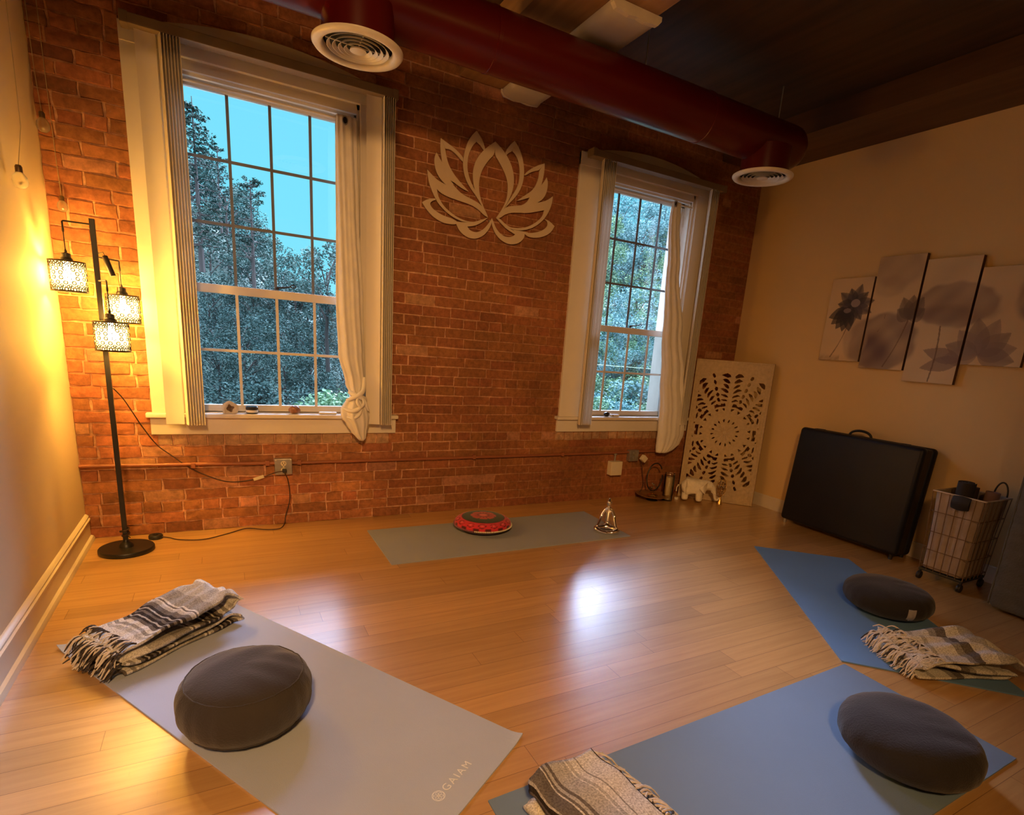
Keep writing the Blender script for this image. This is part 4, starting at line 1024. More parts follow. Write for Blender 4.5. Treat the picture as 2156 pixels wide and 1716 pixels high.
# ------------------------------------------------------------------ carved mandala panel leaning in the corner
M_carve = mat('whitewashed_carved_wood', (.54, .40, .24), .7, noise=(40, .12), bump=(140, .35))
M_carve_edge = mat('brown_panel_edge', (.22, .11, .05), .7, noise=(20, .2))
def carved_panel():
    PW, PH = .655, 1.29
    A0 = Vector((4.515, -.100, 0)); B0 = Vector((4.955, -.560, 0)); U = (B0-A0).normalized()
    N = Vector((-U.y, U.x, 0))*-1                       # towards the room
    if N.y > 0: N = -N
    root = empty('carved_panel', (A0+B0)/2); tag(root, 'tall whitewashed carved mandala panel leaning in the far corner', 'carved panel')
    lean = radians(4.2)
    V = Vector((0, 0, 1))*cos(lean) - N*sin(lean); Nn = N*cos(lean)+Vector((0, 0, 1))*sin(lean)
    nx, nz = 132, 258; dx, dz = PW/nx, PH/nz; th = .020
    def hole(u, v):
        u, v = u+.0018*sin(v*97+u*31), v+.0018*sin(u*83)
        if abs(u) > PW/2-.045 or abs(v) > PH/2-.075: return False
        r = hypot(u, v); a = atan2(v, u)
        def ang(n, off=0):
            q = ((a/(2*pi))*n+off) % 1; return (q-.5)*2*pi/n*r
        if .095 < r < .125: return abs(ang(16)) < .0055*sin(pi*(r-.095)/.03)+.0015
        if r < .195: return False
        if r < .222: return abs(abs(ang(10, .5))-.030) < .014*(r-.195)/.027
        if r < .240: return False
        if r < .268: return abs(ang(10, .5)) < .048 and not (abs(ang(10, .5)) < .012 and r > .258)
        # palmettes fanning out of ten stems
        s = ang(10); k = r-.27
        if k < .012: return False
        if abs(s) < .006+.016*exp(-k/.05): return False
        for i, (k0, sl, w_) in enumerate(((.016, .55, .013), (.050, .75, .017), (.090, .9, .020), (.134, .9, .023), (.182, .75, .026), (.236, .55, .026))):
            q = abs(s)-.018; t = k-k0-sl*q+q*q*4.5
            lm = .058+.010*(i % 3); half = w_*.68*sin(pi*min(1, (q/lm))**.75)**.8 if 0 < q < lm else 0
            if abs(t) < half: return True
        e = ang(10, .5)
        for k0 in (.035, .085, .140, .20, .26):
            if (e/.013)**2+((k-k0)/.019)**2 < 1: return True
        return False
    H = [[hole((i+.5)*dx-PW/2, (j+.5)*dz-PH/2) for j in range(nz)] for i in range(nx)]
    def relief(u, v):
        r = hypot(u, v); a = atan2(v, u)
        if abs(u) > PW/2-.035 or abs(v) > PH/2-.06: return 0
        z = 0
        if r < .022: z = .006
        elif r < .085: z = .0035*abs(sin(8*a))+.001
        elif r < .19: z = .004*abs(sin(8*a+(.4 if r > .14 else 0)))*(.5+.5*sin((r-.085)*60))
        elif r < .245: z = .003
        else: z = .0025*abs(sin(5*a))+.0015*sin(r*130)
        return z
    vid = {}; vs = []; fs = []
    def V_(i, j, back):
        k = (i, j, back)
        if k not in vid:
            u = i*dx-PW/2; v = j*dz; n = (0 if back else th+relief(u, v-PH/2))
            p = U*u+V*v+Nn*n; vid[k] = len(vs); vs.append(tuple(p))
        return vid[k]
    for i in range(nx):
        for j in range(nz):
            if H[i][j]: continue
            fs.append((V_(i, j, 0), V_(i+1, j, 0), V_(i+1, j+1, 0), V_(i, j+1, 0)))
            fs.append((V_(i, j+1, 1), V_(i+1, j+1, 1), V_(i+1, j, 1), V_(i, j, 1)))
            for di, dj, e in ((-1, 0, ((i, j), (i, j+1))), (1, 0, ((i+1, j+1), (i+1, j))), (0, -1, ((i+1, j), (i, j))), (0, 1, ((i, j+1), (i+1, j+1)))):
                a, c = i+di, j+dj
                if a < 0 or c < 0 or a >= nx or c >= nz or H[a][c]:
                    fs.append((V_(*e[0], 0), V_(*e[1], 0), V_(*e[1], 1), V_(*e[0], 1)))
    m = MB(); m.v = vs; m.f = fs
    m.build('carved_board', M_carve, root)
    # raised border frame, its outer edge brown
    T = Matrix((( *U, 0), (*V, 0), (*Nn, 0), (0, 0, 0, 1))).transposed()
    m = MB()
    for (x0, x1, z0, z1) in ((-PW/2-.006, -PW/2+.016, 0, PH), (PW/2-.016, PW/2+.006, 0, PH), (-PW/2, PW/2, 0, .016), (-PW/2, PW/2, PH-.016, PH)):
        m.bbox(x0, x1, z0, z1, -.002, th+.006, .003, T)
    m.build('border_frame', M_carve, root)
    m = MB(); m.bbox(PW/2+.004, PW/2+.010, 0, PH, -.004, th+.002, .001, T); m.build('side_edge', M_carve_edge, root)
carved_panel()

# ------------------------------------------------------------------ small things in the far corner
def skin_object(name, verts, edges, radii, mt, parent, sub=2, root_i=0):
    me = bpy.data.meshes.new(name); me.from_pydata(verts, edges, []); o = bpy.data.objects.new(name, me); COL.objects.link(o)
    me.materials.append(mt); o.parent = parent
    o.modifiers.new('skin', 'SKIN')
    sv = me.skin_vertices[0] if me.skin_vertices else me.skin_vertices.new()
    for i, r in enumerate(radii): sv.data[i].radius = (r, r) if not isinstance(r, tuple) else r
    sv.data[root_i].use_root = True
    s_ = o.modifiers.new('sub', 'SUBSURF'); s_.levels = sub; s_.render_levels = sub
    o.modifiers['skin'].use_smooth_shade = True
    return o
# silver seated yoga figurine
fig = empty('yoga_figurine', (3.150, -.790, .006), radians(-38)); tag(fig, 'slender silver figurine sitting cross-legged at the end of the back mat', 'figurine')
V = []; E = []; R_ = []
def nd(p, r, prev=None):
    V.append(p); R_.append(r)
    if prev is not None: E.append((prev, len(V)-1))
    return len(V)-1
pel = nd((0, .0, .030), .014); w1 = nd((0, .004, .085), .0115, pel); w2 = nd((0, .004, .135), .0145, w1); sh = nd((0, .0, .162), .0145, w2)
nk = nd((0, -.002, .186), .0085, sh); nk2 = nd((0, -.004, .200), .0080, nk)
hd = nd((0, -.004, .216), .0175, nk2); hd2 = nd((0, -.002, .234), .0165, hd); nd((0, .002, .252), .006, hd2)
for s in (-1, 1):
    a = nd((s*.026, 0, .160), .0095, sh); c = nd((s*.046, -.006, .120), .0085, a); e = nd((s*.052, -.026, .090), .0065, c)
    f = nd((s*.066, -.055, .055), .0062, e); nd((s*.074, -.066, .044), .0075, f)
    h = nd((s*.030, -.014, .030), .018, pel); k = nd((s*.086, -.060, .030), .015, h); sh_ = nd((s*.040, -.082, .016), .012, k); nd((-s*.014, -.088+.008*s, .014), .009, sh_)
R_ = [r*1.5 if i != 7 else r for i, r in enumerate(R_)]
skin_object('figurine_body', V, E, R_, M_chrome, fig, 2)

# white elephant (one continuous carved body)
el = empty('elephant_figurine', (4.470, -.310, 0), radians(-44)); tag(el, 'white carved elephant figurine standing before the carved panel', 'figurine')
M_eleph = mat('white_carved_stone', (.82, .74, .60), .7, noise=(30, .1), bump=(60, .5))
V = []; E = []; R_ = []
b0 = nd((0, 0, .150), (.066, .074)); b1 = nd((-.065, 0, .150), (.060, .066), b0); nd((-.105, 0, .140), .040, b1)
b2 = nd((.06, 0, .155), (.056, .060), b0); n1 = nd((.100, 0, .172), .052, b2); h1 = nd((.138, 0, .178), .052, n1)
t1 = nd((.174, 0, .145), .028, h1); t2 = nd((.188, 0, .100), .016, t1); t3 = nd((.196, 0, .062), .012, t2); t4 = nd((.214, 0, .048), .010, t3); t5 = nd((.230, 0, .060), .009, t4); nd((.232, 0, .080), .008, t5)
for x, pr in ((-.070, b1), (.055, b2)):
    for s in (-1, 1):
        k = nd((x, s*.040, .100), .036, pr); k2 = nd((x, s*.042, .055), .031, k); nd((x+.004, s*.042, .022), .034, k2)
skin_object('elephant_body', V, E, R_, M_eleph, el, 2)
for s in (-1, 1):
    m = MB()
    m.grid(14, 10, lambda u, v, s=s: (.115-.062*u*sin(pi*(.15+.8*v))-.01*v, s*(.050+.018*sin(pi*u)+.026*u), .215-.105*v-.02*u*(1-v)))
    m.grid(14, 10, lambda u, v, s=s: (.115-.062*u*sin(pi*(.15+.8*v))-.01*v, s*(.056+.018*sin(pi*u)+.026*u), .215-.105*v-.02*u*(1-v)))
    m.build('ear', M_eleph, el, smooth=True)
    m = MB(); m.tube([(.155, s*.024, .128), (.180, s*.030, .108), (.200, s*.030, .108)], [.006, .005, .002], 8); m.build('tusk', M_eleph, el, smooth=True)
m = MB(); m.tube([(-.135, 0, .150), (-.150, 0, .12), (-.150, 0, .085)], [.007, .005, .006], 8); m.build('tail', M_eleph, el, smooth=True)
m = MB()
for s in (-1, 1): m.ball((.158, s*.031, .178), .004, 8, 6)
m.build('eye', M_dark, el, smooth=True)

# glass goblet with golden foot
M_gold = mat('gold_metal', (.80, .55, .20), .25, metal=1, noise=(20, .1))
gb = empty('wire_goblet', (4.700, -.430, 0)); tag(gb, 'sparkling wire goblet on a gold cone foot, right of the white elephant', 'ornament')
m = MB(); m.lathe([(0, 0), (.026, 0), (.024, .01), (.008, .055), (.005, .07), (0, .072)], 24); m.build('cone_foot', M_gold, gb, smooth=True)
m = MB()
for i in range(12):
    a = 2*pi*i/12; m.tube([(.005*cos(a), .005*sin(a), .070), (.026*cos(a+.3), .026*sin(a+.3), .095), (.040*cos(a+.6), .040*sin(a+.6), .14), (.038*cos(a+.9), .038*sin(a+.9), .19), (.030*cos(a+1.1), .030*sin(a+1.1), .225)], .0016, 5)
for r, z in ((.026, .095), (.040, .14), (.038, .19), (.030, .225)):
    m.tube([(r*cos(2*pi*i/24), r*sin(2*pi*i/24), z) for i in range(25)], .0016, 5, cap=False)
m.build('wire_bowl', M_gold, gb, smooth=True)
rb = random.Random(12); m = MB()
for i in range(40):
    a = rb.random()*6.28; z = .09+rb.random()*.13; m.ball((.036*cos(a), .036*sin(a), z), .0042, 6, 4)
tag(m.build('glass_bead', M_chrome, gb, smooth=True), kind='stuff')

# round hoop stand with dish, glass cylinder, tealight
hs = empty('hoop_stand', (4.130, -.150, 0)); tag(hs, 'dark metal hoop candle stand on a wide dish by the brick wall', 'candle holder')
m = MB(); m.tube([(.10*cos(2*pi*i/40+.6)*.9, .0, .215+.128*sin(2*pi*i/40+.6)) for i in range(38)], .0055, 8); m.build('hoop', M_black, hs, smooth=True)
m = MB(); m.lathe([(0, .024), (.05, .024), (.105, .036), (.150, .052), (.152, .057), (.104, .042), (.05, .030), (0, .030)], 40); m.build('dish', mat('antique_gold_dish', (.42, .26, .12), .4, metal=.7, noise=(20, .2)), hs, smooth=True)
m = MB(); m.lathe([(0, 0), (.055, 0), (.040, .012), (.030, .026), (0, .026)], 28); m.build('dish_foot', M_black, hs, smooth=True)
m = MB(); m.lathe([(0, .032), (.045, .034), (.050, .045), (.035, .058), (.01, .060), (0, .060)], 24); m.tube([(0, 0, .056), (0, 0, .092)], .005, 8); m.build('hoop_socket', M_gold, hs, smooth=True)
m = MB()
for i in range(5): m.ball((.03*cos(i*1.3), .012*sin(i*2), .12+.018*(i % 3)), .011, 8, 6)
m.build('crystal_cluster', M_chrome, hs, smooth=True)
gv = empty('glass_cylinder', (4.275, -.190, 0)); tag(gv, 'clear glass cylinder vase between hoop stand and carved panel', 'vase')
m = MB(); m.lathe([(0, 0), (.046, 0), (.048, .004), (.048, .250), (.044, .250), (.044, .010), (0, .010)], 36); m.build('glass_wall', M_clear, gv, smooth=True)
m = MB(); m.lathe([(.0435, .249), (.0485, .249), (.0488, .252), (.0435, .252)], 36, closed=True); m.build('rim', M_chrome, gv, smooth=True)
cd = MB(); cd.lathe([(0, .010), (.030, .010), (.030, .215), (.026, .219), (0, .219)], 24)
o = cd.build('pillar_candle', mat('ivory_wax', (.72, .58, .34), .5, noise=(20, .05)), loc=(4.272, -.190, 0), smooth=True); tag(o, 'tall ivory candle inside the glass cylinder vase', 'candle')
q = MB(); q.tube([(0, 0, .218), (.001, 0, .228)], .0012, 5); q.build('wick', M_black, o)
o = MB(); o.lathe([(0, 0), (.019, 0), (.019, .015), (.017, .016), (.016, .012), (0, .012)], 20); o = o.build('tealight', mat('white_wax', (.80, .72, .60), .5, noise=(20, .05)), loc=(4.395, -.185, 0), smooth=True)
tag(o, 'tiny white tealight on the floor between glass vase and elephant', 'candle')
q = MB(); q.tube([(0, 0, .011), (.001, 0, .018)], .001, 5); q.build('wick', M_black, o)

# wall sockets under the far window
ob_ = empty('wall_box', (3.755, -.002, .288)); tag(ob_, 'ivory box cover below the far window, hanging under the pipe', 'electrical box')
m = MB(); m.bbox(-.060, .060, -.062, 0, -.062, .062, .005); m.build('cover', M_outlet, ob_)
m = MB(); m.tube([(0, -.02, .062), (0, -.02, .13)], .008, 8); m.tube([(0, -.02, .118), (0, -.02, .128)], .016, 8); m.build('conduit_stub', M_steel, ob_, smooth=True)
ol = empty('outlet_box', (3.955, -.002, .395)); tag(ol, 'dull metal outlet box on the pipe below the far window', 'electrical outlet')
m = MB(); m.bbox(-.055, .045, -.045, 0, -.05, .05, .004); m.build('metal_box', M_steel, ol)
m = MB()
for z in (.022, -.022): m.lathe([(0, 0), (.017, 0), (.017, -.004), (0, -.004)], 20, Matrix.Translation((0, -.045, z)) @ Matrix.Rotation(radians(90), 4, 'X') @ Matrix.Scale(-1, 4, (0, 0, 1)))
m.build('socket', M_steel, ol, smooth=True)
m = MB(); T = Matrix.Translation((4.03, -.085, .375)) @ Matrix.Rotation(radians(40), 4, 'Y'); m.bbox(-.026, .026, -.020, .020, -.026, .026, .004, T)
o = m.build('plug_adapter', M_outlet); tag(o, 'white square plug adapter tilted beside the far metal outlet box', 'plug')
cord('adapter_cord', [(4.0, -.052, .388), (4.02, -.07, .34), (4.07, -.05, .22), (4.10, -.04, .10), (4.02, -.05, .006)], .003, M_cord, 'thin dark cord drooping from the far outlet box')

# ------------------------------------------------------------------ things on the window sills
SZ = .744
geo = empty('geode', (.765, -.010, SZ)); tag(geo, 'cream geode half with a dark hollow on the large left sill', 'stone')
m = MB()
def gfn(u, v):
    a = 2*pi*u; t = pi*v*.5
    k = 1+.05*sin(5*a)+.04*sin(3*a+1)
    return (.046*k*cos(a)*cos(t*.98), .0+.030*sin(t)-.006, .024+.050*k*sin(a)*cos(t*.98))
m.grid(32, 10, gfn, wrap=True); 
vs = []; nn = 32
for q in range(3):
    rr = (1, .72, .42)[q]; yy = (-.006, -.010, -.004)[q]
    for i in range(nn):
        a = 2*pi*i/nn; k = (1+.05*sin(5*a)+.04*sin(3*a+1))*rr*(1+(.18*sin(4*a+.5) if q == 2 else 0)); vs.append((.046*k*cos(a), yy, .024+.050*k*sin(a)+(1-rr)*.010))
fs = [(q*nn+i, q*nn+(i+1) % nn, (q+1)*nn+(i+1) % nn, (q+1)*nn+i) for q in range(2) for i in range(nn)]
m.add(vs, fs)
for i, v in enumerate(m.v): m.v[i] = (v[0], v[1], max(0, v[2]))
m.build('rind', mat('cream_geode_rind', (.66, .56, .42), .7, noise=(30, .15), bump=(60, .5)), geo, smooth=True)
m = MB(); vs = []
for i in range(nn):
    a = 2*pi*i/nn; k = .42*(1+.05*sin(5*a))*(1+.18*sin(4*a+.5)); vs.append((.046*k*cos(a), -.003, .024+.050*k*sin(a)+.0058))
m.add(vs+[(0, .016, .030)], [(i, (i+1) % nn, nn) for i in range(nn)]); m.build('hollow', mat('brown_geode_hollow', (.20, .13, .08), .4, noise=(80, .5)), geo)
jar = empty('small_jar', (.885, -.005, SZ)); tag(jar, 'small black and white striped jar on the large left sill', 'jar')
m = MB(); m.lathe([(0, 0), (.031, 0), (.034, .004), (.034, .026), (0, .026)], 28); m.build('jar_body', M_black, jar, smooth=True)
m = MB(); m.lathe([(.0342, .007), (.0352, .007), (.0352, .022), (.0342, .022)], 28, closed=True); m.build('jar_label', mat('white_jar_label', (.75, .70, .62), .6, noise=(30, .05)), jar, smooth=True)
m = MB(); m.lathe([(0, .027), (.035, .027), (.035, .040), (.032, .043), (0, .043)], 28); m.build('jar_lid', mat('black_glossy_lid', (.03, .03, .035), .2, noise=(10, .1)), jar, smooth=True)
def pebble(loc, sc, mt, label, seed):
    m = MB(); rr = random.Random(seed); ph = [rr.random()*6 for _ in range(4)]
    def fn(u, v):
        a = 2*pi*u; t = -pi/2+pi*v; k = 1+.06*sin(3*a+ph[0])*cos(t)+.05*sin(2*a+ph[1]+3*t)
        return (sc[0]*cos(a)*cos(t)*k, sc[1]*sin(a)*cos(t)*k, max(0, sc[2]*(.96+sin(t)*k)))
    m.grid(28, 16, fn, wrap=True); o = m.build('polished_stone', mt, loc=loc, smooth=True, sharp=False); tag(o, label, 'stone')
pebble((1.130, -.002, SZ), (.036, .024, .026), mat('red_brown_agate', (.32, .14, .07), .3, noise=(60, .5)), 'reddish brown polished stone on the large left sill', 3)
pebble((3.620, -.012, SZ), (.028, .022, .019), mat('black_obsidian', (.015, .014, .016), .25, noise=(30, .3)), 'small black stone on the far right sill', 4)
m = MB(); m.bbox(-.055, .055, -.022, .014, 0, .014, .006); o = m.build('remote_control', mat('white_plastic_case', (.78, .74, .70), .35, noise=(10, .03)), loc=(1.335, -.012, SZ)); tag(o, 'flat white remote control on the left sill beside the knotted curtain', 'remote control')
m = MB(); m.lathe([(0, .0135), (.006, .0135), (.006, .0155), (0, .0155)], 14, Matrix.Translation((.03, -.004, 0))); m.build('button', M_sash, o)
m = MB(); m.bbox(-.045, .045, -.016, .016, 0, .020, .007); o = m.build('white_sensor', mat('white_sensor_plastic', (.74, .74, .76), .4, noise=(10, .03)), loc=(3.705, -.012, SZ)); tag(o, 'small white oblong device beside the black stone on the far sill', 'device')
m = MB(); m.tube([(-.028, -.014, .010), (-.028, -.018, .010)], .005, 10); m.build('dark_eye', M_dark, o)

# ------------------------------------------------------------------ four canvases with watercolour flowers
def sstep(a, b_, x):
    t = max(0, min(1, (x-a)/(b_-a))); return t*t*(3-2*t)
art_rnd = random.Random(21)
def vnoise(x, y):
    return (sin(x*9.1+1.7*sin(y*7.3))+sin(y*11.7+2.1*sin(x*5.9+1))+sin((x+y)*17.3))/3
def petal(y, z, cy, cz, L, wd, ang):
    """distance-like value <1 inside a pointed petal growing from (cy,cz) at angle ang"""
    dx, dz = y-cy, z-cz; u = (dx*cos(ang)+dz*sin(ang))/L; v = (-dx*sin(ang)+dz*cos(ang))/wd
    if u < 0 or u > 1: return 9
    prof = (sin(pi*u**.8))**.9+1e-3
    return abs(v)/prof
def art(y, z):
    """y: wall position (-0.9 .. -2.3), z height; returns colour of the wrapped picture"""
    base = [.68, .50, .29]; n = vnoise(y*1.3, z*1.3)
    base = [c*(1+.06*n) for c in base]
    def mixc(c, d, k): return [c[i]*(1-k)+d[i]*k for i in range(3)]
    ink = [.045, .038, .050]; mid = [.19, .135, .125]; pale = [.42, .30, .20]
    c = base; q = -y
    e = 0.02*vnoise(y*3, z*3)
    def blob(c, cy, cz, ry, rz, col, k, soft=.18):
        d = sqrt(((q-cy)/ry)**2+((z-cz)/rz)**2)+e*3
        return mixc(c, col, k*(1-sstep(1-soft, 1+soft*.4, d))*(.8+.25*vnoise(y*2, z*2)))
    c = blob(c, 1.40, 2.02, .20, .14, pale, .75, .3)
    c = blob(c, 1.36, 1.90, .13, .08, pale, .5, .3)
    c = blob(c, 1.38, 1.50, .26, .22, mid, .80, .12); c = blob(c, 1.33, 1.44, .15, .15, [.15, .09, .09], .75, .5)
    c = blob(c, 1.18, 1.52, .10, .16, pale, .7, .2)
    c = blob(c, 1.82, 1.76, .27, .15, [.27, .18, .14], .8, .12); c = blob(c, 1.78, 1.70, .18, .07, [.20, .12, .09], .6, .5)
    c = blob(c, 2.25, 1.80, .10, .16, mid, .8, .3)
    # open flower on the first canvas
    for a in range(11):
        an = a*2*pi/11+.2; L = .135 if a % 2 else .16
        p = petal(q, z, 1.115, 1.775, L, .042, an)
        if p < 1: c = mixc(c, ink if a % 2 else [.085, .070, .085], .90*(1-.35*p)); 
    for a in range(5):
        p = petal(q, z, 1.08, 1.74, .165, .045, pi+.35+a*.36)
        if p < 1: c = mixc(c, ink, .8)
    if ((q-1.125)/.036)**2+((z-1.79)/.030)**2 < 1: c = mixc(c, [.36, .28, .25], .9)
    if ((q-1.07)/.030)**2+((z-1.735)/.018)**2 < 1: c = mixc(c, [.30, .23, .21], .7)
    # bud on the second and third canvases
    for an in (pi/2-.42, pi/2, pi/2+.42, pi/2+.9, pi/2-.9):
        p = petal(q, z, 1.545, 1.665, .17 if abs(an-pi/2) < .6 else .12, .052, an)
        if p < 1: c = mixc(c, [.15, .105, .085], .8*(1-.3*p))
    # lower lotus on the third and fourth canvases
    for k, an in enumerate((.25, .75, 1.25, 1.75, 2.3, 2.85, 3.3, -.15)):
        p = petal(q, z, 2.02, 1.44, .24 if k in (2, 3) else .21, .065, an)
        if p < 1: c = mixc(c, [.24, .165, .135] if k % 2 else [.31, .215, .17], .75*(1-.25*p))
    for an in (2.9, 3.4):
        p = petal(q, z, 1.93, 1.40, .25, .05, an)
        if p < 1: c = mixc(c, [.25, .17, .14], .7)
    # stems
    def stem(c, y0, z0, y1, z1, w_=.005):
        dx, dz = y1-y0, z1-z0; L2 = dx*dx+dz*dz; t = max(0, min(1, ((q-y0)*dx+(z-z0)*dz)/L2))
        d = hypot(q-y0-t*dx-.012*sin(pi*t), z-z0-t*dz)
        return mixc(c, [.17, .10, .07], .8) if d < w_ else c
    c = stem(c, 1.10, 1.64, 1.00, 1.38); c = stem(c, 1.54, 1.66, 1.43, 1.33); c = stem(c, 1.76, 1.62, 1.76, 1.25); c = stem(c, 1.37, 1.70, 1.34, 1.58, .002)
    if z < 1.41 and q < 1.08: c = mixc(c, [.24, .14, .08], .55*sstep(1.41, 1.37, z)*(.5+.5*abs(vnoise(y*5, z*5))))
    return c
M_canvas = mat('printed_canvas', (1, 1, 1), .85, attr='paint', bump=(500, .1))
M_canvas_edge = mat('dark_canvas_edge', (.11, .055, .03), .85, noise=(20, .2))
CAN = [(-.905, -1.236, 1.355, 1.978, 'leftmost canvas, with an open dark flower, of the four on the right wall'),
       (-1.250, -1.572, 1.312, 2.110, 'second canvas from the left on the right wall, with flower bud and round leaf'),
       (-1.588, -1.918, 1.240, 2.064, 'third canvas from the left on the right wall, with a drooping leaf'),
       (-1.934, -2.262, 1.378, 1.986, 'fourth canvas on the right wall, cut by the picture edge')]
for y0, y1, z0, z1, lab in CAN:
    root = empty('canvas_print', (RW, (y0+y1)/2, (z0+z1)/2)); tag(root, lab, 'canvas picture', 'set of four flower canvases')
    t = .034; m = MB(); ny, nz = 110, 200
    m.grid(ny, nz, lambda u, v: (-t, y1+(y0-y1)*u-(y0+y1)/2, z0+(z1-z0)*v-(z0+z1)/2))
    o = m.build('printed_face', M_canvas, root, fix=False)
    ca = o.data.color_attributes.new('paint', 'FLOAT_COLOR', 'POINT'); buf = []
    for v in o.data.vertices: buf += [*art(v.co.y+(y0+y1)/2, v.co.z+(z0+z1)/2), 1]
    ca.data.foreach_set('color', buf)
    m = MB(); m.box(-t+.0004, -.001, y1-(y0+y1)/2-.0005, y0-(y0+y1)/2+.0005, z0-(z0+z1)/2-.0005, z1-(z0+z1)/2+.0005); m.build('stretcher_side', M_canvas_edge, root)

# ------------------------------------------------------------------ folded massage table leaning on the right wall
def massage_table():
    root = empty('massage_table', (4.87, -1.44, 0)); tag(root, 'black folded massage table with a carrying handle leaning on the right wall', 'massage table')
    T = Matrix.Translation((4.812, -1.462, .033)) @ Matrix.Rotation(radians(4.2), 4, 'Y')
    T = Matrix.Translation((-4.87, 1.44, 0)) @ T
    Wd, Hh, Th = .955, .780, .205
    bm = bmesh.new()
    def pad(x0, x1, name, mt):
        bm = bmesh.new(); bmesh.ops.create_cube(bm, size=1)
        bmesh.ops.scale(bm, vec=(x1-x0, Wd, Hh), verts=bm.verts); bmesh.ops.translate(bm, vec=((x0+x1)/2, 0, Hh/2), verts=bm.verts)
        bmesh.ops.bevel(bm, geom=bm.edges[:], offset=.031, segments=6, affect='EDGES', profile=.5)
        bm.verts.index_update(); m = MB(); m.add([T @ v.co for v in bm.verts], [tuple(v.index for v in f.verts) for f in bm.faces]); bm.free()
        return m.build(name, mt, root, smooth=True)
    pad(.0, .068, 'padded_top', M_navy); pad(.137, Th, 'padded_top', M_navy)
    m = MB(); m.bbox(.070, .135, -Wd/2+.012, Wd/2-.012, .010, Hh-.010, .006, T); m.build('wooden_frame', mat('black_frame_board', (.012, .010, .012), .5, noise=(12, .2)), root)
    m = MB(); pts = []
    for i in range(17):
        a = pi*i/16; pts.append(T @ Vector((.10, .035-.085*cos(a), Hh-.012+.052*sin(a)**.8)))
    m.tube(pts, .0095, 8); m.build('carry_handle', M_black, root, smooth=True)
    m = MB()
    for y in (-.30, .36): m.bbox(.072, .133, y-.02, y+.02, Hh-.012, Hh+.004, .003, T)
    m.build('latch', M_black, root)
    for y in (-Wd/2+.04, Wd/2-.04):
        m = MB(); m.tube([T @ Vector((.03, y, .012)), T @ Vector((.03, y, -.016)), T @ Vector((.03, y, -.032))], [.016, .014, .012], 10); m.build('corner_foot', M_steel if y > 0 else M_black, root, smooth=True)
        m = MB(); m.tube([T @ Vector((.17, y, .012)), T @ Vector((.17, y, -.022))], .014, 10); m.build('corner_foot', M_black, root, smooth=True)
massage_table()

# ------------------------------------------------------------------ wire basket on wheels holding rolled mats
def hamper():
    X0, X1, Y0, Y1, ZB, ZT = -.155, .155, -.135, .135, .075, .59
    root = empty('laundry_basket', (4.790, -2.300, 0)); tag(root, 'tall wire basket with a pale cloth liner, on wheels, between black case and quilted mattress', 'basket')
    M_liner = mat('beige_canvas_liner', (.40, .31, .23), .9, noise=(12, .15), bump=(60, .3))
    m = MB()
    def ring(z, s): 
        return [(X0*s, Y0*s, z), (X1*s, Y0*s, z), (X1*s, Y1*s, z), (X0*s, Y1*s, z), (X0*s, Y0*s, z)]
    m.tube(ring(ZT, 1.06), .005, 6); m.build('top_rim', mat('pale_rim_wire', (.55, .45, .35), .5, noise=(20, .1)), root)
    m = MB()
    for z in (.10, .21, .33, .46): m.tube(ring(z, .90+.14*(z/ZT)), .0024, 5)
    for i in range(7):
        t = i/6
        for (xa, ya) in ((X0, Y0+(Y1-Y0)*t), (X1, Y0+(Y1-Y0)*t), (X0+(X1-X0)*t, Y0), (X0+(X1-X0)*t, Y1)):
            m.tube([(xa*.92, ya*.92, ZB), (xa*.98, ya*.98, .35), (xa*1.06, ya*1.06, ZT)], .0024, 5)
    m.build('wire_frame', mat('bronze_wire', (.20, .12, .06), .5, metal=.4, noise=(20, .1)), root)
    m = MB()
    def fn(u, v):
        a = 2*pi*u; c, s = cos(a), sin(a); k = 1/max(abs(c), abs(s)); k = min(k, 1.28)
        z = ZB+.01+(ZT-ZB-.012)*v; sc = (.88+.14*v)*(1-.05*sin(pi*v))*(1+.018*sin(22*a+3*v)+.01*sin(9*a))
        return (X1*k*c*sc, Y1*k*s*sc, z)
    m.grid(96, 24, fn, wrap=True); m.f.append(tuple(i*24 for i in range(96)))
    m.build('cloth_liner', M_liner, root, smooth=True, sharp=False)
    m = MB(); m.bbox(X0*.93, X1*.93, Y0*.93, Y1*.93, .062, .078, .004); m.build('base_tray', M_black, root)
    for x in (X0*.86, X1*.86):
        for y in (Y0*.86, Y1*.86):
            m = MB(); m.lathe([(0, -.010), (.024, -.010), (.026, -.006), (.026, .006), (.024, .010), (0, .010)], 20, Matrix.Translation((x, y, .026)) @ Matrix.Rotation(pi/2, 4, 'X'))
            m.tube([(x, y, .045), (x, y, .066)], .008, 8); m.build('caster_wheel', M_black, root, smooth=True)
hamper()
def roll(name, p, q, r, mt, label, cat='rolled mat'):
    p, q = Vector(p), Vector(q); d = (q-p); L = d.length
    T = Matrix.Translation(p) @ d.to_track_quat('Z', 'Y').to_matrix().to_4x4()
    m = MB(); n = 120; turns = 4; th = .006; vs = []; fs = []
    for i in range(n):
        a = 2*pi*turns*i/(n-1); rr = .012+(r-.012)*i/(n-1)
        for dr in (0, -th*.8):
            for z in (0, L): vs.append(T @ Vector(((rr+dr)*cos(a), (rr+dr)*sin(a), z)))
    for i in range(n-1):
        a, c = i*4, (i+1)*4
        fs += [(a, c, c+1, a+1), (a+2, a+3, c+3, c+2), (a, a+2, c+2, c), (a+1, c+1, c+3, a+3)]
    fs += [(0, 1, 3, 2), ((n-1)*4, (n-1)*4+2, (n-1)*4+3, (n-1)*4+1)]
    m.add(vs, fs); o = m.build(name, mt, smooth=True, fix=True); tag(o, label, cat, 'rolled mats in the basket'); return o
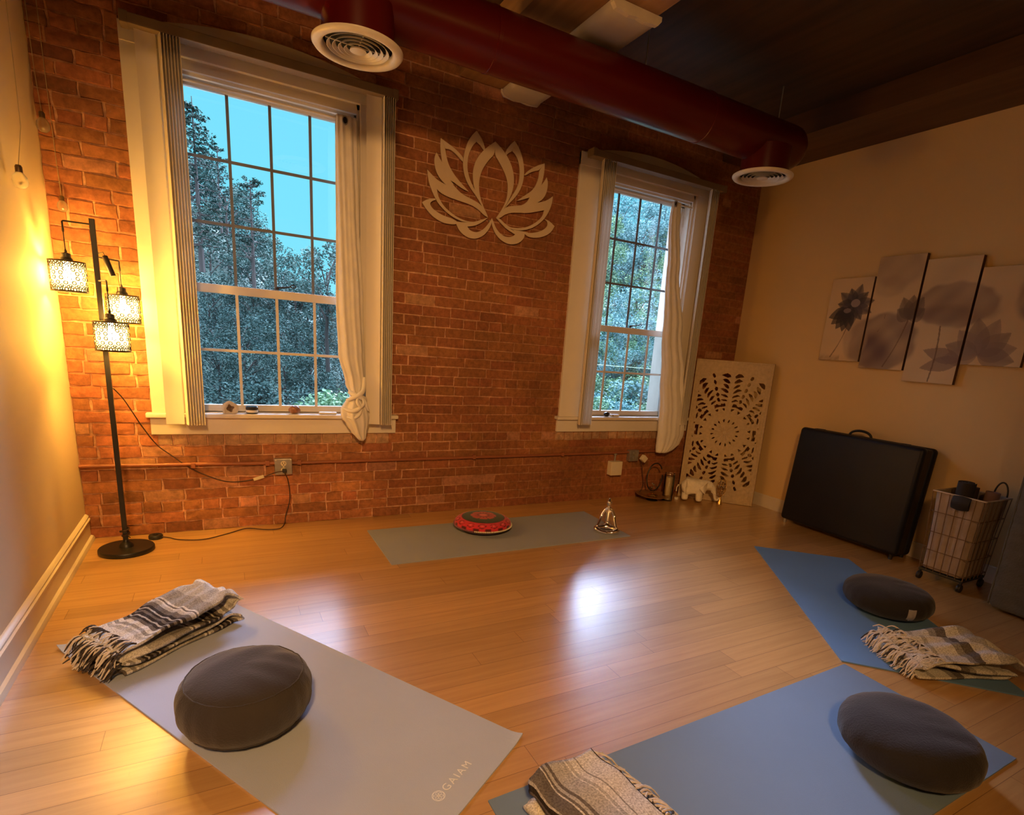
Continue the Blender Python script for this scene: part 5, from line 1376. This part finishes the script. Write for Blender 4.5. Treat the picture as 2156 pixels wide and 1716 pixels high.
roll('rolled_mat', (4.775, -2.262, .10), (4.745, -2.275, .665), .050, mat('dark_foam_roll', (.035, .028, .028), .85, noise=(6, .1)), 'dark rolled mat standing in the wire basket, nearest the black case')
roll('rolled_mat', (4.800, -2.365, .10), (4.835, -2.385, .625), .042, mat('dusty_pink_roll', (.24, .14, .13), .85, noise=(6, .1)), 'dusty pink rolled mat standing in the wire basket')
roll('rolled_mat', (4.88, -2.26, .10), (4.90, -2.25, .62), .040, mat('brown_foam_roll', (.06, .035, .028), .85, noise=(6, .1)), 'brown rolled mat at the back of the wire basket')
# dark pouch hanging over the basket's front edge, with a strap loop behind
m = MB()
m.grid(20, 16, lambda u, v: (4.610-.012*sin(pi*v)-.006*sin(pi*u), -2.372+.095*u, .515+.075*v+.012*sin(pi*u)*(v-.6)), wrap=False)
m.grid(20, 16, lambda u, v: (4.618+.004*sin(pi*u), -2.372+.095*u, .515+.075*v+.012*sin(pi*u)*(v-.6)), wrap=False)
o = m.build('cloth_pouch', mat('black_nylon', (.014, .012, .013), .7, noise=(20, .1)), smooth=True); tag(o, 'small black pouch hooked over the front rim of the wire basket', 'pouch')
m = MB(); m.tube([(4.90, -2.40+.035*cos(a), .60+.085*sin(a)) for a in [i*pi/12 for i in range(13)]], .005, 6); q = m.build('strap', M_black, o, smooth=True); q.name = 'strap'

# ------------------------------------------------------------------ quilted folded mattress standing at the right edge
root = empty('folded_mattress', (4.74, -2.92, 0)); tag(root, 'tall dark grey quilted folding mattress standing upright at the right edge', 'mattress')
M_quilt = mat('dark_grey_quilt', (.105, .100, .085), .9, noise=(14, .15), bump=(90, .3))
def quilt(x0, x1, y0, y1, z0, z1, name):
    m = MB()
    def side(u, v, y=0): pass
    per = []
    cxx, cyy = (x0+x1)/2, (y0+y1)/2; hx, hy = (x1-x0)/2, (y1-y0)/2; rr = .03
    def fn(u, v):
        a = 2*pi*u; c, s = cos(a), sin(a); p = 10
        k = (abs(c)**p+abs(s)**p)**(-1/p); z = z0+(z1-z0)*v
        e = min(1, min(v, 1-v)/.02); q = .004*abs(sin(z*42))+.003*abs(sin((u*2*(hx+hy)*2)*30))
        sc = 1-.06*(1-e)
        return (cxx+(hx*k*c)*sc+q*c, cyy+(hy*k*s)*sc+q*s, z)
    m.grid(260, 150, fn, wrap=True); m.f.append(tuple(i*150 for i in range(260))); m.f.append(tuple(i*150+149 for i in range(260)))
    return m.build(name, M_quilt, root, smooth=True, sharp=False)
for i, (a, c) in enumerate(((-.175, -.095), (-.085, .0), (.01, .095), (.105, .19))):
    quilt(a, c, -.36+.004*i, .315-.012*i, .02, 1.30-.015*i, 'quilted_section')
m = MB()
for x in (-.168, -.102): m.tube([(x, .318, .03), (x, .318, 1.28)], .006, 6)
m.build('edge_piping', M_quilt, root, smooth=True)

# ------------------------------------------------------------------ outdoors: hillside and trees
M_ground = mat('dark_green_hillside', (.035, .075, .06), 1.0, noise=(.6, .3))
m = MB()
def hill(x, y):
    d = hypot(x-CP.x, y-CP.y); az = math.degrees(atan2(x-CP.x, y-CP.y))
    e = 11 if az < 0 else max(1.0, 10-1.1*az) if az < 30 else 5.5
    t = sstep(22, 60, d)
    return -6.5+.02*d+t*(6.5+d*math.tan(radians(e*.8)))
m.grid(70, 60, lambda u, v: (lambda az, d: (CP.x+d*sin(az), CP.y+d*cos(az), hill(CP.x+d*sin(az), CP.y+d*cos(az))))(radians(-45+115*u), 6.2+100*v*v))
o = m.build('hillside', M_ground, smooth=True, sharp=False); structure(o, 'green wooded hillside rising beyond both windows')
def leaf_mat(name, c1, c2):
    m = bpy.data.materials.new(name); m.use_nodes = True; n = m.node_tree; b = n.nodes['Principled BSDF']
    oi = n.nodes.new('ShaderNodeTexCoord'); nz = n.nodes.new('ShaderNodeTexNoise'); nz.inputs['Scale'].default_value = 3.0; nz.inputs['Detail'].default_value = 5
    n.links.new(oi.outputs['Object'], nz.inputs['Vector'])
    rp = n.nodes.new('ShaderNodeValToRGB'); rp.color_ramp.elements[0].position = .35; rp.color_ramp.elements[1].position = .68
    rp.color_ramp.elements[0].color = (*c1, 1); rp.color_ramp.elements[1].color = (*c2, 1)
    n.links.new(nz.outputs['Fac'], rp.inputs[0]); n.links.new(rp.outputs[0], b.inputs['Base Color']); b.inputs['Roughness'].default_value = .9
    b.inputs['Specular IOR Level'].default_value = .1
    return m
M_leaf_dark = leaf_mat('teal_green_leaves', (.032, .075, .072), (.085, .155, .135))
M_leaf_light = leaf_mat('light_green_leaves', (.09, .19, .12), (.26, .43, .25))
M_leaf_blue = leaf_mat('hazy_blue_green_leaves', (.09, .22, .235), (.27, .46, .46))  # distance haze is mixed into this leaf colour
M_conifer = leaf_mat('dark_conifer_needles', (.02, .05, .045), (.06, .11, .09))
M_bark = mat('grey_bark', (.06, .055, .05), .9, noise=(5, .3))
def leaf_cloud(seed, clumps, nleaf, size, shape, flat=1.0):
    rr = random.Random(seed); m = MB()
    for c, r in clumps:
        for _ in range(nleaf):
            while True:
                p = Vector((rr.uniform(-1, 1), rr.uniform(-1, 1), rr.uniform(-1, 1)))
                if .35 < p.length < 1: break
            p = Vector(c)+Vector((p.x*r, p.y*r, p.z*r*flat))
            d1 = Vector((rr.uniform(-1, 1), rr.uniform(-1, 1), rr.uniform(-.5, .5))).normalized(); d2 = d1.cross(Vector((rr.uniform(-1, 1), rr.uniform(-1, 1), rr.uniform(-1, 1)))).normalized()
            s = size*rr.uniform(.5, 1.3)
            m.add([p-d1*s, p+d2*s*.55, p+d1*s, p-d2*s*.55], [(0, 1, 2, 3)])
    return m
def make_tree(kind, seed):
    """unit tree, 1 m high, trunk base at the origin"""
    rr = random.Random(seed); root = empty('tree', (0, 0, 0))
    t = MB(); cl = []
    if kind == 'broad':
        t.tube([(0, 0, 0), (.01, 0, .25), (0, .01, .5), (.0, 0, .75)], [.022, .018, .012, .006], 7)
        for i in range(34):
            a = rr.uniform(0, 6.28); z = rr.uniform(.18, .93); r = .34*sqrt(max(.05, 1-((z-.52)/.46)**2))*rr.uniform(.4, 1)
            cl.append(((r*cos(a), r*sin(a), z), rr.uniform(.07, .12)))
            if i % 3 == 0: t.tube([(0, 0, max(.15, z-.2)), (r*cos(a)*.5, r*sin(a)*.5, z-.06), (r*cos(a), r*sin(a), z)], [.008, .005, .002], 5)
        m = leaf_cloud(seed, cl, 150, .013, None)
    elif kind == 'conifer':
        t.tube([(0, 0, 0), (0, 0, .5), (0, 0, .98)], [.018, .010, .002], 7)
        z = .16
        while z < .97:
            R_ = .23*(1-z)**.75+.012
            for k in range(7):
                a = rr.uniform(0, 6.28); L = R_*rr.uniform(.6, 1.15); zz = z+rr.uniform(-.01, .01)
                t.tube([(0, 0, zz), (L*cos(a), L*sin(a), zz-.02+.03*rr.random())], [.003, .001], 4)
                for q in (.45, .75, 1.0): cl.append(((L*q*cos(a), L*q*sin(a), zz-.01+.015*rr.random()), .022+.022*(1-z)))
            z += .045
        m = leaf_cloud(seed, cl, 9, .010, None, .6)
    elif kind == 'pine':      # open pine with bare limbs and needle tufts
        t.tube([(0, 0, 0), (.01, 0, .5), (0, 0, .97)], [.015, .010, .003], 7)
        for i in range(46):
            z = rr.uniform(.32, .98); a = rr.uniform(0, 6.28); L = (.20*(1.08-z)**.5)*rr.uniform(.5, 1.2)
            e_ = (L*cos(a), L*sin(a), z+rr.uniform(-.01, .05))
            t.tube([(0, 0, z-.01), (e_[0]*.6, e_[1]*.6, z), e_], [.004, .002, .001], 4)
            for q in (.6, .85, 1.0): cl.append(((e_[0]*q, e_[1]*q, z+(e_[2]-z)*q), .020))
        m = leaf_cloud(seed, cl, 16, .009, None, .7)
    else:                     # bush
        for i in range(24):
            a = rr.uniform(0, 6.28); z = rr.uniform(.1, .85); r = .55*sqrt(max(.05, 1-(z-.2)**2))*rr.uniform(.2, 1)
            cl.append(((r*cos(a), r*sin(a), z), rr.uniform(.12, .2)))
            t.tube([(0, 0, 0), (r*cos(a)*.6, r*sin(a)*.6, z*.6), (r*cos(a), r*sin(a), z)], [.012, .008, .003], 5)
        m = leaf_cloud(seed, cl, 150, .026, None)
    mt = {'broad': M_leaf_dark, 'conifer': M_conifer, 'pine': M_conifer, 'bush': M_leaf_dark}[kind]
    m.build('crown', mt, root, fix=False); t.build('trunk', M_bark, root, smooth=True)
    return root
protos = {('broad', 0): make_tree('broad', 1), ('broad', 1): make_tree('broad', 2), ('conifer', 0): make_tree('conifer', 3), ('pine', 0): make_tree('pine', 4), ('bush', 0): make_tree('bush', 5), ('bush', 1): make_tree('bush', 6)}
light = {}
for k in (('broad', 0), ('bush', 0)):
    for leaf_style_, mm_ in ((True, M_leaf_light), (2, M_leaf_blue)):
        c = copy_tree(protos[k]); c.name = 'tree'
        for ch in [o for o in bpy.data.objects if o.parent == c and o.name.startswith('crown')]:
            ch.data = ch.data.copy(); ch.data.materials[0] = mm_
        light[(*k, leaf_style_)] = c
used = set()
def plant(kind, var, az, dist, top_el, height, leaf_style=False, label='tree', wide=1.0, group='trees on the hillside beyond the windows'):
    src = light[(kind, 0, leaf_style)] if leaf_style else protos[(kind, var)]
    key = (kind, 0 if leaf_style else var, leaf_style)
    o = src if key not in used else copy_tree(src)
    used.add(key)
    a = radians(az); x = CP.x+dist*sin(a); y = CP.y+dist*cos(a); ztop = CP.z+dist*math.tan(radians(top_el))
    o.location = (x, y, ztop-height); o.scale = (height*wide, height*wide, height); o.rotation_euler.z = random.random()*6.28
    o.name = 'bush' if kind == 'bush' else 'tree'
    tag(o, label, 'bush' if kind == 'bush' else 'tree', group)
R2 = random.Random(11)
def sil(az):
    pts = [(-12, 15.5), (-3, 14.6), (0, 13.6), (1.4, 12.6), (2.9, 10.4), (3.9, 9.0), (5.8, 6.8), (7.3, 5.0), (8.3, 6.0), (9.5, 7.6), (12, 9)]
    for p_, q_ in zip(pts, pts[1:]):
        if az <= q_[0]: t = (az-p_[0])/(q_[0]-p_[0]); return p_[1]+(q_[1]-p_[1])*t
    return 9
LF = 'dark leafy tree among many on the slope seen through the large left window'
# skyline row and the slope below it, large left window
for az in (-3.5, -1.8, -.2, 1.0, 2.1, 3.2, 4.3, 5.4, 6.4, 7.3):
    plant('broad', int(az*10) % 2, az+R2.uniform(-.2, .2), 46+R2.uniform(-3, 6), sil(az)-.6+R2.uniform(-.3, .1), 6.5, label=LF, wide=.9)
for el, d in ((7.5, 40), (4.2, 34), (1.2, 29), (-1.8, 24), (-4.8, 19), (-8.2, 15)):
    for k in range(6):
        az = -3.2+k*2.75+R2.uniform(-.6, .6)
        if el > sil(az)-1.0: continue
        if el < -4: plant('bush', k % 2, az, d*R2.uniform(.95, 1.08), el+R2.uniform(-.4, .8), d*.12, label='dark bush below the large left window', wide=1.0, group='bushes beyond the windows')
        else: plant('broad', k % 2, az, d*R2.uniform(.95, 1.08), el+R2.uniform(-.5, .8), d*.14, label=LF, wide=.95)
plant('conifer', 0, -.9, 30, 16.9, 7.0, label='tall dark conifer at the upper left edge of the large left window', wide=1.0)
plant('pine', 0, 3.0, 33, 12.0, 5.6, label='open-branched pine standing on the skyline in the middle of the large left window', wide=1.15)
plant('pine', 0, .7, 36, 13.9, 4.4, label='smaller pine between the tall conifer and the skyline pine', wide=1.0)
plant('broad', 0, 9.0, 22, 8.2, 4.6, label='leafy tree on the right of the large left window, beside the curtain', wide=.8)
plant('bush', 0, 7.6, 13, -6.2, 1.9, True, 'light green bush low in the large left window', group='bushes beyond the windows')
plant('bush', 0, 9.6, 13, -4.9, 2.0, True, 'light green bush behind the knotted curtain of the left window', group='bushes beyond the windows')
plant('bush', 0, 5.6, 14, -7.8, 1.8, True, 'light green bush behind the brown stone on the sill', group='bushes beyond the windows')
# far right window
LR = 'leafy tree filling the far right window'
for el, d, n_ in ((14.6, 33, 6), (12.6, 30, 6), (10.2, 27, 6), (7.2, 24, 6), (4.4, 21, 6), (1.8, 18.5, 6)):
    for k in range(n_):
        az = 33.0+k*1.75+R2.uniform(-.4, .4)
        plant('broad', k % 2 if not k % 3 == 1 else 0, az, d*R2.uniform(.96, 1.05), el+R2.uniform(-.7, .4), d*.15, leaf_style=(True if (k % 3 == 1 and el < 12.7) else 2), label=LR+(' in light green' if (k % 3 == 1 and el < 12.7) else ''), wide=.85)
for el, d in ((-1.9, 15), (-4.2, 13), (-6.6, 11.5)):
    for k in range(6):
        az = 32.5+k*2.0+R2.uniform(-.5, .5)
        plant('bush', k % 2 if k % 2 else 0, az, d*R2.uniform(.96, 1.05), el+R2.uniform(-.4, .4), d*.11, leaf_style=(True if k % 2 == 0 else 2), label=('light' if k % 2 == 0 else 'dark')+' green bush low in the far right window', group='bushes beyond the windows')
# the wood goes on to both sides of what the windows show from the door
for az in range(12, 33, 3):
    for el, d in ((8.5, 42), (3.5, 30), (-2.5, 19)):
        plant('broad', az % 2, az+R2.uniform(-.8, .8), d*R2.uniform(.95, 1.06), el+R2.uniform(-.6, .6), d*.15, label='leafy tree of the wood between the two window views', wide=1.15)
for az in range(45, 66, 3):
    for el, d in ((11.5, 31), (5.5, 23), (-1.5, 15)):
        plant('broad', 0, az+R2.uniform(-.8, .8), d*R2.uniform(.95, 1.06), el+R2.uniform(-.6, .6), d*.17, leaf_style=2, label='leafy tree of the wood to the right of the far window view', wide=1.1)
m = MB(); m.grid(24, 6, lambda u, v: (lambda az, d: (CP.x+d*sin(az), CP.y+d*cos(az), CP.z-.35-.02*v))(radians(30+14*u), 16.2+1.6*v))
o = m.build('lawn_bank', mat('light_lawn', (.13, .24, .13), .9, noise=(3, .15))); tag(o, 'pale green lawn strip seen low through the far right window', 'lawn')

# pieces that are separate things in the hand become separate parts
def split_islands(names):
    for o in list(bpy.data.objects):
        if o.type != 'MESH' or o.name.split('.')[0] not in names: continue
        me = o.data; n = len(me.vertices); par = list(range(n))
        def find(a):
            while par[a] != a: par[a] = par[par[a]]; a = par[a]
            return a
        for e in me.edges:
            a, c = find(e.vertices[0]), find(e.vertices[1])
            if a != c: par[a] = c
        groups = {}
        for p_ in me.polygons: groups.setdefault(find(p_.vertices[0]), []).append(p_)
        if len(groups) < 2: continue
        for gi, (k, polys) in enumerate(groups.items()):
            vid = {}; vs = []; fs = []
            for p_ in polys:
                f = []
                for v in p_.vertices:
                    if v not in vid: vid[v] = len(vs); vs.append(tuple(me.vertices[v].co))
                    f.append(vid[v])
                fs.append(tuple(f))
            nm = bpy.data.meshes.new(o.name.split('.')[0]); nm.from_pydata(vs, [], fs); nm.materials.append(me.materials[0])
            if polys[0].use_smooth:
                nm.polygons.foreach_set('use_smooth', [True]*len(nm.polygons))
                try: nm.set_sharp_from_angle(angle=radians(40))
                except Exception: pass
            if gi == 0: first = nm; continue
            c = o.copy(); c.data = nm; COL.objects.link(c); c.parent = o.parent; c.matrix_parent_inverse = o.matrix_parent_inverse.copy()
        o.data = first
split_islands({'end_plate', 'seam_band', 'end_cap', 'hanger_rod', 'socket', 'screw', 'latch', 'mounting_pin', 'eye', 'edge_piping', 'light_bulb'})
